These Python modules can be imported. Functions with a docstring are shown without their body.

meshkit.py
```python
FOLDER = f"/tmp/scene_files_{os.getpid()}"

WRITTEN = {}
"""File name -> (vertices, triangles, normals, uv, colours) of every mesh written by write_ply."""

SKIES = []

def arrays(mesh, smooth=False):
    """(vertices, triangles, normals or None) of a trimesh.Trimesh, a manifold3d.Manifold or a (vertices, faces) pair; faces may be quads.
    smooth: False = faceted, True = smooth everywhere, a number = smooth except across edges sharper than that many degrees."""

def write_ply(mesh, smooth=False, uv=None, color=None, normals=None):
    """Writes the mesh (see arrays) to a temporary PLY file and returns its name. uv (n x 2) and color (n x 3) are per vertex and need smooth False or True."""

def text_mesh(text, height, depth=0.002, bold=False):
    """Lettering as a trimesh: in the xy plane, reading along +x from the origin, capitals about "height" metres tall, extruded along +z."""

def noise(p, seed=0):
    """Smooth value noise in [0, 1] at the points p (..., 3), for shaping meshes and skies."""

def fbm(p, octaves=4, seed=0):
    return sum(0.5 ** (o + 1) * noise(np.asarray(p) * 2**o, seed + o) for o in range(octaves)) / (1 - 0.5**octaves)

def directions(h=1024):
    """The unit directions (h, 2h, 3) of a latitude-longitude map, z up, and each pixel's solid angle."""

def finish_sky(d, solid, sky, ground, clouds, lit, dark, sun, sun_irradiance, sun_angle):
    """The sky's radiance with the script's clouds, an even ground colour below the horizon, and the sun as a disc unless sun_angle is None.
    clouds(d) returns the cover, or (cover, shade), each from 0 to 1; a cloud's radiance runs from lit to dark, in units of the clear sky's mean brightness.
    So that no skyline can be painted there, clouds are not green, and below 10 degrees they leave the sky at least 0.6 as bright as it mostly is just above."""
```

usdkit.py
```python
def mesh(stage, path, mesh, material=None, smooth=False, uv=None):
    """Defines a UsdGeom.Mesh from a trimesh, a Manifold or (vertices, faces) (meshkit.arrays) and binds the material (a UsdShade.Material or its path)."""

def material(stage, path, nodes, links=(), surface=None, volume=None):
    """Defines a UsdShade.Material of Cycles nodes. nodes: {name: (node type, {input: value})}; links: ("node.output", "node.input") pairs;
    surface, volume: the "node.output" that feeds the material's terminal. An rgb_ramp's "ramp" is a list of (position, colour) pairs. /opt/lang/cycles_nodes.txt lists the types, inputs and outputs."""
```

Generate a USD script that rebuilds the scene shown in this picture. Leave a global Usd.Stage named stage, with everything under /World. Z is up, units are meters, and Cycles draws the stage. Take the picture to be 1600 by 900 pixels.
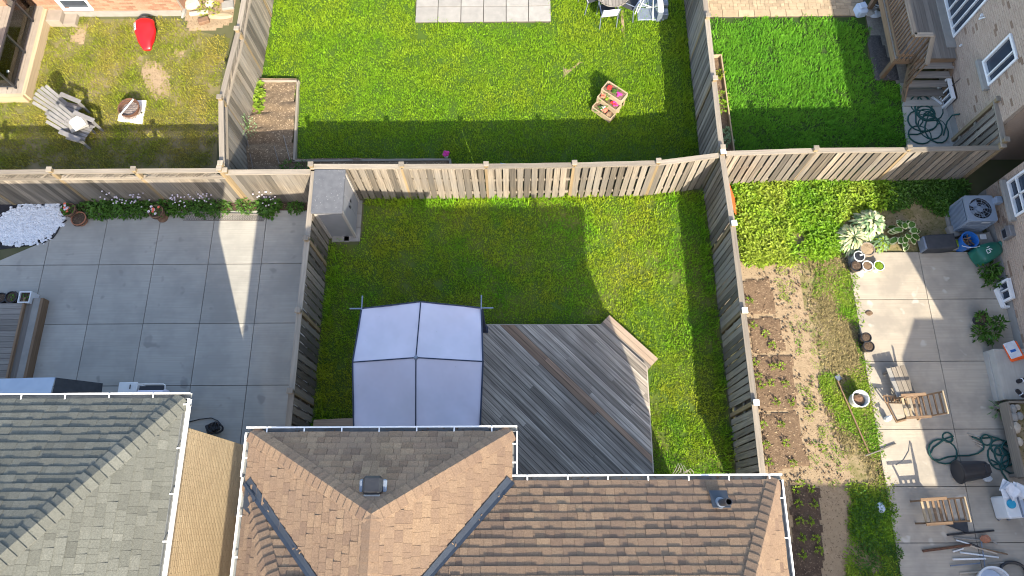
import math, numpy as np, trimesh, usdkit, meshkit
from pxr import Usd, UsdGeom, UsdLux, UsdShade, Gf, Sdf, Vt
from shapely.geometry import Polygon, Point, box as sbox
from shapely.ops import unary_union
from shapely import prepared

stage = Usd.Stage.CreateInMemory()
UsdGeom.SetStageUpAxis(stage, 'Z'); UsdGeom.SetStageMetersPerUnit(stage, 1.0)
UsdGeom.Xform.Define(stage, '/World'); UsdGeom.Scope.Define(stage, '/World/Looks')
stage.SetDefaultPrim(stage.GetPrimAtPath('/World'))
rng = np.random.default_rng(7)
rnd = lambda a=0.0, b=1.0: float(rng.uniform(a, b))

# ---------------------------------------------------------------- camera, sky, sun, exposure
H, FPX, TILT, ROLL, YAW = 17.5, 1113.84, 0.32824, -0.0238287, 0.0190263
def _rot():
    R = np.array([[1, 0, 0], [0, math.cos(TILT), math.sin(TILT)], [0, -math.sin(TILT), math.cos(TILT)]])
    c, s = math.cos(ROLL), math.sin(ROLL); R = np.stack([c*R[0]+s*R[1], -s*R[0]+c*R[1], R[2]])
    c, s = math.cos(YAW), math.sin(YAW); Z = np.array([[c, -s, 0], [s, c, 0], [0, 0, 1]])
    return (Z @ R.T).T
CR = _rot(); EYE = np.array([0, 0, H])
cam = UsdGeom.Camera.Define(stage, '/World/camera')
m4 = np.eye(4); m4[:3, :3] = CR; m4[3, :3] = EYE
cam.AddTransformOp().Set(Gf.Matrix4d(*[list(map(float, r)) for r in m4]))
cam.CreateHorizontalApertureAttr(36.0); cam.CreateVerticalApertureAttr(20.25)
cam.CreateFocalLengthAttr(FPX/1600*36.0)
cam.CreateClippingRangeAttr(Gf.Vec2f(0.1, 5000))
cam.CreateExposureAttr(EXPOSURE := 1.58)
SUN_EL, SUN_AZ = math.radians(35.5), math.radians(161.5)
SUN = np.array([math.sin(SUN_AZ)*math.cos(SUN_EL), math.cos(SUN_AZ)*math.cos(SUN_EL), math.sin(SUN_EL)])
dome = UsdLux.DomeLight.Define(stage, '/World/sky')
skym = usdkit.material(stage, '/World/Looks/sky_look', {
    'sky': ('sky_texture', {'sky_type': 'single_scattering', 'sun_disc': False, 'sun_elevation': SUN_EL, 'sun_rotation': SUN_AZ, 'altitude': 200.0, 'air_density': 1.0, 'aerosol_density': 2.5}),
    'bg': ('background_shader', {'strength': 0.15})}, [('sky.color', 'bg.color')], surface='bg.background')
UsdShade.MaterialBindingAPI.Apply(dome.GetPrim()).Bind(skym)
sun = UsdLux.DistantLight.Define(stage, '/World/sun')
sun.CreateIntensityAttr(0.97); sun.CreateAngleAttr(0.5); sun.CreateNormalizeAttr(True); sun.CreateColorAttr(Gf.Vec3f(1.0, 0.89, 0.72))
_z = SUN; _x = np.cross([0, 0, 1.0], _z); _x /= np.linalg.norm(_x); _y = np.cross(_z, _x)
m4 = np.eye(4); m4[:3, :3] = [_x, _y, _z]; m4[3, :3] = SUN*60
sun.AddTransformOp().Set(Gf.Matrix4d(*[list(map(float, r)) for r in m4]))

# ---------------------------------------------------------------- helpers
def _ray(px, py): return CR.T @ np.array([(px-800)/FPX, -(py-450)/FPX, -1.0])
def at(px, py, z=0.0):            # the point at height z that the photograph shows at this pixel
    d = _ray(px, py); return EYE + d*((z-H)/d[2])
def at_x(px, py, X):              # the point on a wall X = const
    d = _ray(px, py); return EYE + d*(X/d[0])
def pix(p):
    c = CR @ (np.asarray(p, float)-EYE); return 800+FPX*c[0]/-c[2], 450-FPX*c[1]/-c[2]
def gpoly(pts, z=0.0): return [tuple(at(x, y, z)[:2]) for x, y in pts]
A = np.array
def unit(v): v = A(v, float); return v/(np.linalg.norm(v)+1e-12)

class MB:                          # collects shapes into one mesh
    def __init__(s): s.V, s.F, s.L, s.T, s.n = [], [], [], [], 0
    def add(s, v, f, loc=None, tone=None):
        v, f = A(v, float), A(f, int)
        if f.shape[1] == 4: f = np.vstack([f[:, [0, 1, 2]], f[:, [0, 2, 3]]])
        s.V.append(v); s.F.append(f+s.n); s.n += len(v)
        s.L.append(v.copy() if loc is None else A(loc, float))
        s.T.append(np.full(len(v), rnd() if tone is None else tone) if np.ndim(tone) == 0 or tone is None else A(tone)); return s
    def tm(s, m, tone=None): return s.add(m.vertices, m.faces, tone=tone)
    def box(s, c, d, rz=0.0, R=None, tone=None, ch=0.0):
        d = A(d, float); p = A([[x, y, z] for x in (-.5, .5) for y in (-.5, .5) for z in (-.5, .5)])*d
        f = A([[0, 1, 3, 2], [4, 6, 7, 5], [0, 4, 5, 1], [2, 3, 7, 6], [0, 2, 6, 4], [1, 5, 7, 3]])
        if ch > 0:
            q = []
            for sx in (-1, 1):
                for sy in (-1, 1):
                    for sz in (-1, 1):
                        h = d/2*A([sx, sy, sz]); k = A([sx, sy, sz])*ch
                        q += [h-k*A([0, 1, 1]), h-k*A([1, 0, 1]), h-k*A([1, 1, 0])]
            hull = trimesh.convex.convex_hull(A(q)); p, f = A(hull.vertices), A(hull.faces)
        o = np.argsort(-d); loc = p[:, o]+A([rnd(0, 50), rnd(0, 50), rnd(0, 50)])
        if R is None: cz, sz = math.cos(rz), math.sin(rz); R = A([[cz, -sz, 0], [sz, cz, 0], [0, 0, 1]])
        return s.add(p @ A(R).T + A(c, float), f, loc, tone)
    def beam(s, a, b, w, h, up=(0, 0, 1), tone=None, ch=0.0):   # a bar of width w and height h from a to b
        a, b = A(a, float), A(b, float); x = unit(b-a); up = A(up, float)
        if abs(x @ unit(up)) > .98: up = A([0, 1.0, 0])
        y = unit(np.cross(up, x)); z = np.cross(x, y)
        return s.box((a+b)/2, (np.linalg.norm(b-a), w, h), R=np.stack([x, y, z], 1), tone=tone, ch=ch)
    def tube(s, pts, r, n=6, tone=None, caps=True):
        P = A(pts, float); k = len(P); rr = np.broadcast_to(A(r, float), (k,)); T = np.gradient(P, axis=0); V = []
        u = np.cross(T[0], [0, 0, 1.0]); u = u if np.linalg.norm(u) > 1e-6 else A([1.0, 0, 0])
        for i in range(k):
            t = unit(T[i]); u = unit(u-t*(u @ t)); w = np.cross(t, u)
            V += [P[i]+rr[i]*(math.cos(q)*u+math.sin(q)*w) for q in np.arange(n)*2*math.pi/n]
        F = [[i*n+j, i*n+(j+1) % n, (i+1)*n+(j+1) % n, (i+1)*n+j] for i in range(k-1) for j in range(n)]
        F = np.vstack([[[a, b, c], [a, c, d]] for a, b, c, d in F])
        if caps:
            V += [P[0], P[-1]]; m = k*n
            F = np.vstack([F, [[m, (j+1) % n, j] for j in range(n)], [[m+1, (k-1)*n+j, (k-1)*n+(j+1) % n] for j in range(n)]])
        return s.add(V, F, tone=tone)
    def lathe(s, prof, c=(0, 0, 0), n=20, R=None, tone=None, sx=1.0, sy=1.0):
        k = len(prof); V = A([[r*math.cos(q)*sx, r*math.sin(q)*sy, z] for r, z in prof for q in np.arange(n)*2*math.pi/n])
        F = [[i*n+j, i*n+(j+1) % n, (i+1)*n+(j+1) % n, (i+1)*n+j] for i in range(k-1) for j in range(n)]
        if R is not None: V = V @ A(R).T
        return s.add(V+A(c, float), F, tone=tone)
    def prism(s, poly, z0, z1, tone=None, rot=None):
        P = poly if isinstance(poly, Polygon) else Polygon(poly)
        m = trimesh.creation.extrude_polygon(P, z1-z0); v = A(m.vertices); v[:, 2] += z0
        loc = v.copy()
        if rot is not None: loc = np.stack([v[:, 0]*math.cos(rot)+v[:, 1]*math.sin(rot), -v[:, 0]*math.sin(rot)+v[:, 1]*math.cos(rot), v[:, 2]], 1)
        return s.add(v, m.faces, loc+A([rnd(0, 50), rnd(0, 50), 0]), tone)
    def blob(s, c, r, amp=.15, f=2.0, sub=2, seed=0, tone=None, R=None):
        m = trimesh.creation.icosphere(sub, 1.0); v = A(m.vertices)
        v = v*(1+amp*meshkit.noise(v*f+seed*7.3))[:, None]*A(r)
        if R is not None: v = v @ A(R).T
        return s.add(v+A(c, float), m.faces, tone=tone)
    def poly3(s, pts, tone=None, loc=None):    # one convex face
        n = len(pts); return s.add(pts, [[0, i, i+1] for i in range(1, n-1)], loc, tone)
    def data(s): return np.vstack(s.V), np.vstack(s.F), np.vstack(s.L), np.concatenate(s.T)

_names = {}
def uniq(path):
    k = _names.get(path, 0); _names[path] = k+1
    return path if k == 0 else f'{path}_{k:03d}'
class Node:
    def __init__(s, path, loc=(0, 0, 0)): s.path, s.loc = path, A(loc, float)
    @property
    def prim(s): return stage.GetPrimAtPath(s.path)
def tag(n, label=None, cat=None, group=None, kind=None):
    for k, v in (('label', label), ('category', cat), ('group', group), ('kind', kind)):
        if v: n.prim.SetCustomDataByKey(k, v)
    return n
def _mesh(path, mb, mat, smooth, loc):
    v, f, l, t = mb.data(); v = v-loc; k, inv = np.unique(f, return_inverse=True); v, l, t, f = v[k], l[k], t[k], inv.reshape(f.shape)
    m = usdkit.mesh(stage, path, (v, f), MATS[mat], smooth=smooth)
    if smooth is False or smooth is True:
        api = UsdGeom.PrimvarsAPI(m)
        api.CreatePrimvar('tone', Sdf.ValueTypeNames.FloatArray, 'vertex').Set(Vt.FloatArray.FromNumpy(t.astype(np.float32)))
        api.CreatePrimvar('grain', Sdf.ValueTypeNames.Float3Array, 'vertex').Set(Vt.Vec3fArray.FromNumpy(l.astype(np.float32)))
    return m
def put(parent, name, mb, mat, smooth=False, label=None):     # a part (or a sub-part) as one Mesh under its parent
    p = uniq(parent.path+'/'+name); _mesh(p, mb, mat, smooth, parent.loc)
    n = Node(p, parent.loc)
    if label: tag(n, label)
    return n
def thing(name, label, cat, loc=(0, 0, 0), rz=0.0, group=None, kind=None):
    p = uniq('/World/'+name); x = UsdGeom.Xform.Define(stage, p); x.AddTranslateOp().Set(Gf.Vec3d(*map(float, loc)))
    if rz: x.AddRotateZOp().Set(math.degrees(rz))
    return tag(Node(p, (0, 0, 0) if rz else loc), label, cat, group, kind)
def local(name, label, cat, loc, rz=0.0, group=None):         # as thing(), its parts given in its own coordinates
    n = thing(name, label, cat, loc, rz, group); n.loc = A([0, 0, 0.0]); return n
def solo(name, label, cat, mb, mat, smooth=False, group=None, kind=None):
    p = uniq('/World/'+name); _mesh(p, mb, mat, smooth, A([0, 0, 0.0])); return tag(Node(p), label, cat, group, kind)
def copy(src, loc, rz=0.0, label=None, group=None):           # a copy of a thing with its parts
    d = src.prim.GetCustomData(); n = thing(src.path.split('/')[-1].rstrip('_0123456789'), label or d['label'], d['category'], loc, rz, group or d.get('group'))
    n.prim.GetReferences().AddInternalReference(src.path); n.prim.SetInstanceable(True); return n
def scatter(name, label, cat, protos, pts, smin=.8, smax=1.25, kind='stuff', tilt=0.0):
    p = uniq('/World/'+name); pi = UsdGeom.PointInstancer.Define(stage, p); paths = []
    for i, (mb, mat) in enumerate(protos):
        q = f'{p}/tuft' + (f'_{i:03d}' if i else ''); _mesh(q, mb, mat, False, A([0, 0, 0.0])); paths.append(q)
    pi.CreatePrototypesRel().SetTargets(paths); n = len(pts); pts = A(pts, np.float32)
    pi.CreatePositionsAttr(Vt.Vec3fArray.FromNumpy(pts))
    pi.CreateProtoIndicesAttr(Vt.IntArray.FromNumpy(rng.integers(0, len(protos), n).astype(np.int32)))
    a = rng.uniform(0, 2*math.pi, n)/2
    pi.CreateOrientationsAttr(Vt.QuathArray([Gf.Quath(float(math.cos(t)), 0, 0, float(math.sin(t))) for t in a]))
    sc = rng.uniform(smin, smax, n); pi.CreateScalesAttr(Vt.Vec3fArray.FromNumpy(np.stack([sc, sc, sc*rng.uniform(.8, 1.2, n)], 1).astype(np.float32)))
    return tag(Node(p), label, cat, kind=kind)

# ---------------------------------------------------------------- materials
MATS = {}
def mat(name, c1, c2=None, scale=5.0, detail=6.0, lo=.3, hi=.7, rough=.85, bump=0.0, bscale=80.0, big=None, bigscale=.6, tone=0.0, grain=False, gs=(1.2, 30, 30), spec=.3, metal=0.0, ramp=None, trans=0.0, speck=None, bigamt=1.0):
    """a mottled surface: noise between two colours, larger patches towards a third (big), a per-piece tone, a fine relief"""
    c2 = c2 or tuple(x*.7 for x in c1); N, L = {}, []
    if grain:
        N['src'] = ('attribute', {'attribute': 'grain'}); N['map'] = ('mapping', {'mapping_type': 'point', 'scale': gs}); L.append(('src.vector', 'map.vector')); vec = 'map.vector'
    else:
        N['src'] = ('geometry', {}); vec = 'src.position'
    N['noise'] = ('noise_texture', {'scale': 1.0 if grain else scale, 'detail': detail, 'roughness': .6}); L.append((vec, 'noise.vector'))
    N['fac'] = ('map_range', {'from_min': lo, 'from_max': hi, 'clamp': True}); L.append(('noise.fac', 'fac.value'))
    N['mix'] = ('mix_color', {'a': c1, 'b': c2}); L.append(('fac.result', 'mix.fac')); col = 'mix.result'
    if ramp:
        N['tn'] = ('attribute', {'attribute': 'tone'}); N['rmp'] = ('rgb_ramp', {'ramp': ramp}); N['rm'] = ('mix_color', {'blend_type': 'multiply', 'fac': 1.0})
        L += [('tn.fac', 'rmp.fac'), ('rmp.color', 'rm.a'), (col, 'rm.b')]; col = 'rm.result'
    if big:
        N['geo2'] = ('geometry', {}); N['bn'] = ('noise_texture', {'scale': bigscale, 'detail': 5.0, 'roughness': .6}); N['bf'] = ('map_range', {'from_min': .42, 'from_max': .62, 'to_max': bigamt, 'clamp': True}); N['bm'] = ('mix_color', {'b': big})
        L += [('geo2.position', 'bn.vector'), ('bn.fac', 'bf.value'), ('bf.result', 'bm.fac'), (col, 'bm.a')]; col = 'bm.result'
    if speck:
        N['geo3'] = ('geometry', {}); N['sn'] = ('noise_texture', {'scale': speck[1], 'detail': 2.0}); N['sf'] = ('map_range', {'from_min': speck[2], 'from_max': speck[2]+.06, 'clamp': True}); N['sm'] = ('mix_color', {'b': speck[0]})
        L += [('geo3.position', 'sn.vector'), ('sn.fac', 'sf.value'), ('sf.result', 'sm.fac'), (col, 'sm.a')]; col = 'sm.result'
    if tone:
        N['ta'] = ('attribute', {'attribute': 'tone'}); N['tr'] = ('map_range', {'to_min': 1-tone, 'to_max': 1+tone}); N['tm'] = ('vector_math', {'math_type': 'scale'})
        L += [('ta.fac', 'tr.value'), (col, 'tm.vector1'), ('tr.result', 'tm.scale')]; col = 'tm.vector'
    N['p'] = ('principled_bsdf', {'roughness': rough, 'specular_ior_level': spec, 'metallic': metal}); L.append((col, 'p.base_color'))
    if bump:
        N['bno'] = ('noise_texture', {'scale': 1.0 if grain else bscale, 'detail': 4.0}); N['bu'] = ('bump', {'strength': bump, 'distance': .01})
        L += [(vec, 'bno.vector'), ('bno.fac', 'bu.height'), ('bu.normal', 'p.normal')]
    out = 'p.BSDF'
    if trans:
        N['tl'] = ('translucent_bsdf', {}); N['mx'] = ('mix_closure', {'fac': trans}); L += [(col, 'tl.color'), ('p.BSDF', 'mx.closure1'), ('tl.BSDF', 'mx.closure2')]; out = 'mx.closure'
    MATS[name] = usdkit.material(stage, '/World/Looks/'+name, N, L, surface=out)
def pane_mat(name, tint, r=.03):
    MATS[name] = usdkit.material(stage, '/World/Looks/'+name, {'t': ('transparent_bsdf', {'color': tint}), 'g': ('glossy_bsdf', {'roughness': r, 'color': (.9, .95, 1)}), 'f': ('fresnel', {'IOR': 1.5}), 'm': ('mix_closure', {})},
        [('f.fac', 'm.fac'), ('t.BSDF', 'm.closure1'), ('g.BSDF', 'm.closure2')], surface='m.closure')

mat('soil_ground', (.10, .095, .05), (.07, .08, .03), 1.5, bump=.4)
mat('concrete', (.40, .385, .34), (.32, .31, .275), 1.0, grain=True, gs=(.9, 26, 1), bump=.3, big=(.275, .268, .24), bigscale=1.1, bigamt=.7, tone=.09, lo=.25, hi=.75, speck=((.26, .25, .225), 2.1, .66))
mat('concrete_warm', (.40, .355, .285), (.335, .298, .24), 1.0, grain=True, gs=(.8, 22, 1), bump=.3, big=(.27, .245, .205), bigscale=1.5, bigamt=.8, tone=.07, speck=((.45, .42, .36), 2.3, .66))
mat('concrete_pale', (0.2808, 0.2691, 0.2418), (0.2262, 0.2184, 0.1989), 5.0, bump=.2, tone=.08)
mat('joint_dirt', (.09, .085, .075), (.06, .055, .05), 6)
mat('paver', (.36, .28, .18), (.28, .215, .14), 9, bump=.3, tone=.16)
mat('grass_main_base', (.045, .10, .010), (.065, .11, .012), 3, big=(.10, .115, .022), bigscale=.7)
mat('grass_north_base', (.035, .08, .005), (.05, .09, .006), 3)
mat('grass_east_base', (.025, .055, .01), (.035, .065, .012), 3)
mat('grass_west_base', (.10, .105, .022), (.085, .09, .02), 3, big=(.18, .15, .08), bigscale=1.1)
mat('blade_main', (0.1134, 0.3078, 0.00756), (0.189, 0.3456, 0.00972), 1.4, detail=3, big=(0.2754, 0.3402, 0.01512), bigscale=.5, tone=.35, rough=.6, trans=.25)
mat('blade_north', (0.1219, 0.2703, 0.0053), (0.1643, 0.2968, 0.00636), 1.2, detail=3, big=(0.1961, 0.2915, 0.00848), bigscale=.4, tone=.3, rough=.6, trans=.25)
mat('blade_east', (.085, .27, .012), (.12, .31, .015), 1.2, detail=3, tone=.3, rough=.6, trans=.25)
mat('blade_west', (.16, .225, .010), (.24, .255, .025), 1.1, detail=3, big=(.30, .265, .05), bigscale=.7, tone=.35, rough=.7, trans=.25)
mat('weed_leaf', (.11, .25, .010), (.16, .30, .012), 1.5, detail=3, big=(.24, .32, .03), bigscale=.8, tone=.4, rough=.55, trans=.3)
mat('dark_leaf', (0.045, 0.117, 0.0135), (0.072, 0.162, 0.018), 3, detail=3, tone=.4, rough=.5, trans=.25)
mat('fresh_leaf', (0.14, 0.238, 0.014), (0.21, 0.294, 0.028), 6, detail=3, tone=.3, rough=.5, trans=.3)
mat('hosta_leaf', (.14, .24, .10), (.22, .32, .17), 9, detail=3, tone=.25, rough=.5, trans=.2)
mat('hosta_edge', (.62, .62, .40), (.50, .54, .30), 9, detail=3, tone=.2, rough=.5, trans=.2)
mat('hosta_gold', (.50, .55, .24), (.62, .62, .40), 14, detail=3, tone=.25, rough=.5, trans=.2)
mat('petal_white', (.62, .58, .62), (.5, .42, .52), 9, tone=.1); mat('petal_pink', (.55, .05, .25), (.42, .03, .18), 30); mat('petal_red', (.62, .04, .03), (.5, .02, .02), 30); mat('petal_salmon', (.72, .20, .12), (.6, .12, .08), 30)
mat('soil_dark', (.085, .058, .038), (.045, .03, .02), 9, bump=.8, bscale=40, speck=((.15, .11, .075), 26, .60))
mat('soil_light', (.33, .25, .16), (.215, .158, .095), 9, bump=1.0, bscale=45, big=(.27, .205, .128), bigscale=2.5, speck=((.14, .10, .06), 22, .60))
mat('soil_bed', (.165, .112, .068), (.095, .062, .038), 12, bump=1.0, bscale=35, speck=((.27, .20, .13), 28, .62))
mat('soil_furrow', (0.18, 0.1312, 0.0825), (0.105, 0.075, 0.0465), 10, bump=1.0, bscale=35, speck=((.34, .26, .17), 24, .60))
mat('straw', (.30, .24, .11), (.20, .17, .07), 2.0, tone=.35, rough=.8)
mat('weed_soil', (.215, .175, .085), (.12, .115, .04), 9, bump=.8, bscale=40, big=(.26, .205, .12), bigscale=2.4, speck=((.10, .095, .03), 16, .58))
mat('gravel_dark', (.10, .095, .09), (.03, .03, .03), 30, bump=.8, bscale=50, speck=((.5, .5, .48), 45, .70))
mat('gravel_grey', (.26, .24, .20), (.17, .15, .12), 22, bump=.6, bscale=50)
mat('landscape_fabric', (.03, .03, .036), (.02, .02, .024), 8)
mat('pebble', (.66, .68, .70), (.55, .57, .60), 6, tone=.12)
mat('fence_wood', (.235, .20, .155), (.10, .085, .068), grain=True, bump=.4, tone=.48, lo=.32, hi=.68, big=(.15, .14, .125), bigscale=.8, bigamt=.7)
mat('fence_post', (0.272, 0.204, 0.116), (0.184, 0.136, 0.076), grain=True, bump=.3, tone=.2)
mat('fence_pale', (.275, .24, .19), (.175, .152, .122), grain=True, bump=.3, tone=.25)
mat('deck_wood', (0.4025, 0.3565, 0.2932), (0.1437, 0.1242, 0.1035), grain=True, gs=(.8, 24, 24), bump=.4, tone=.36, lo=.36, hi=.64, big=(0.207, 0.1725, 0.138), bigscale=.9, bigamt=.5)
mat('deck_brown', (0.312, 0.21, 0.138), (0.138, 0.096, 0.0696), grain=True, gs=(.8, 24, 24), bump=.4, tone=.3)
mat('step_wood', (.37, .29, .215), (.27, .20, .145), grain=True, bump=.3, tone=.2)
mat('brown_wood', (.23, .155, .095), (.14, .09, .055), grain=True, bump=.3, tone=.25)
mat('grey_wood', (.24, .22, .19), (.15, .135, .12), grain=True, bump=.35, tone=.25)
mat('pale_wood', (0.374, 0.2975, 0.1913), (0.289, 0.2253, 0.1445), grain=True, tone=.15)
mat('shingle_tan', (.95, .95, .95), (.62, .61, .60), 45, detail=3, rough=.95, bump=.5, bscale=160, ramp=[(0, (.14, .09, .065)), (.3, (.215, .145, .098)), (.6, (.27, .185, .118)), (1, (.34, .24, .15))], big=(.16, .115, .085), bigscale=.9, bigamt=.35)
mat('shingle_grey', (.95, .95, .95), (.64, .64, .64), 45, detail=3, rough=.95, bump=.5, bscale=160, ramp=[(0, (.085, .088, .075)), (.4, (.128, .132, .112)), (.7, (.158, .162, .138)), (1, (.21, .213, .182))], big=(.10, .10, .085), bigscale=.8, bigamt=.35)
mat('roof_felt', (.06, .05, .045), (.04, .035, .03), 10)
mat('flashing', (.035, .045, .06), (.025, .03, .04), 5, rough=.45, spec=.5)
mat('vinyl_white', (.74, .74, .72), (.68, .68, .66), 4, rough=.4, spec=.4)
mat('gutter_inside', (.20, .21, .21), (.13, .14, .14), 6, rough=.6)
mat('brick_buff', (0.44, 0.3465, 0.2695), (0.3795, 0.2915, 0.2255), 20, bump=.3, rough=.9, ramp=[(0, (.52, .44, .38)), (.035, (.60, .52, .46)), (.06, (.94, .91, .88)), (1, (1.05, 1.03, 1.0))])
mat('brick_gold', (.43, .345, .225), (.38, .30, .19), 20, bump=.3, rough=.9, ramp=[(0, (.90, .88, .85)), (1, (1.05, 1.04, 1.02))], big=(.35, .275, .175), bigscale=.7, bigamt=.4)
mat('brick_pink', (.34, .215, .15), (.28, .17, .115), 20, bump=.3, rough=.9, ramp=[(0, (.7, .6, .55)), (1, (1.08, 1.04, 1.0))])
mat('mortar', (0.399, 0.3308, 0.2572), (0.3465, 0.2835, 0.2205), 12, rough=.95)
mat('mortar_gold', (.36, .285, .18), (.31, .245, .15), 12, rough=.95)
mat('canopy', (0.5824, 0.56, 0.6328), (0.5488, 0.5264, 0.5992), 3, rough=.9, big=(0.4928, 0.4816, 0.5376), bigscale=1.4, bigamt=.6, bump=.25, bscale=7, speck=((.36, .35, .35), 14, .76))
mat('canopy_trim', (.035, .045, .075), (.028, .036, .06), 8, rough=.6)
mat('steel_grey', (.20, .24, .30), (.15, .18, .23), 8, rough=.45, metal=.3)
mat('shed_roof', (.115, .12, .13), (.085, .09, .10), 7, rough=.8, speck=((.22, .22, .22), 22, .68))
mat('shed_wall', (.22, .23, .255), (.19, .20, .225), 4, rough=.5)
mat('shed_trim', (.36, .34, .31), (.31, .29, .27), 5, rough=.5)
mat('black_plastic', (.02, .022, .026), (.012, .013, .016), 9, rough=.4, spec=.5)
mat('dark_fabric', (.045, .05, .058), (.03, .034, .04), 9, rough=.8, bump=.3)
mat('grey_plastic', (.21, .205, .20), (.16, .157, .155), 6, rough=.5, tone=.12)
mat('white_plastic', (0.627, 0.646, 0.646), (0.551, 0.5795, 0.589), 5, rough=.4)
mat('red_vinyl', (.52, .008, .012), (.44, .006, .010), 5, rough=.36, spec=.45)
mat('blue_plastic', (.02, .13, .42), (.015, .10, .34), 5, rough=.35, spec=.5)
mat('aqua_plastic', (.03, .30, .46), (.02, .24, .40), 5, rough=.35)
mat('green_plastic', (.010, .125, .085), (.008, .10, .07), 5, rough=.4, spec=.5)
mat('hose_green', (.015, .075, .065), (.012, .055, .05), 9, rough=.45)
mat('ac_metal', (.25, .31, .38), (.21, .26, .33), 4, rough=.5, metal=.2)
mat('orange_paint', (.80, .13, .03), (.72, .10, .02), 8)
mat('terracotta', (.38, .17, .10), (.30, .13, .08), 9); mat('clay_brown', (.20, .12, .075), (.13, .08, .05), 12)
mat('rust', (.16, .075, .04), (.07, .04, .03), 30, rough=.8); mat('ash', (.34, .30, .27), (.10, .07, .06), 30, bump=.8)
mat('tan_metal', (.28, .24, .195), (.23, .20, .165), 5, rough=.5); mat('tarp_blue', (.42, .50, .60), (.36, .44, .55), 4, rough=.6)
mat('stone', (.46, .41, .33), (.33, .28, .22), 6, bump=.6, tone=.25); mat('cardboard', (.55, .50, .44), (.45, .40, .34), 9)
mat('paper', (.72, .74, .76), (.55, .58, .62), 8, tone=.1); mat('dark_glass', (.02, .028, .04), (.03, .04, .055), 2, rough=.08, spec=.6)
mat('blind', (.22, .25, .27), (.17, .19, .21), 3, rough=.5)
mat('wire', (.40, .38, .33), (.30, .28, .24), 9, rough=.5, metal=.5)
pane_mat('clear_pane', (.80, .84, .86))

# ---------------------------------------------------------------- ground
g = MB(); g.poly3([(-90, -90, 0), (90, -90, 0), (90, 90, 0), (-90, 90, 0)]); solo('ground', 'bare earth and rough grass under and between the yards', 'ground', g, 'soil_ground', kind='structure')

def sheet(name, label, poly, z, material, amp=0.0, res=.12, seed=0, edge=.25, f=3.0, h=0.0):
    P = poly if isinstance(poly, Polygon) else Polygon(poly); mb = MB()
    if amp == 0 and h == 0:
        m = trimesh.creation.extrude_polygon(P, .03); v = A(m.vertices); v[:, 2] += z-.03; mb.add(v, m.faces)
    else:
        x0, y0, x1, y1 = P.bounds; X, Y = np.meshgrid(np.arange(x0, x1+res, res), np.arange(y0, y1+res, res)); pr = prepared.prep(P)
        d = np.vectorize(lambda x, y: P.exterior.distance(Point(x, y)) if pr.contains(Point(x, y)) else -1)(X, Y)
        w = np.clip(d/edge, 0, 1); w = w*w*(3-2*w)
        n = meshkit.fbm(np.stack([X*f, Y*f, X*0+seed], -1))
        Z = z-.02+(d >= 0)*.02+w*(h+amp*(n-.3)); V = np.stack([X, Y, Z], -1).reshape(-1, 3); ny, nx = X.shape; F = []
        for j in range(ny-1):
            for i in range(nx-1):
                if max(d[j, i], d[j, i+1], d[j+1, i], d[j+1, i+1]) >= 0: F.append([j*nx+i, j*nx+i+1, (j+1)*nx+i+1, (j+1)*nx+i])
        mb.add(V, F)
    return solo(name, label, name.replace('_', ' '), mb, material, smooth=amp > 0, kind='structure')

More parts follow.
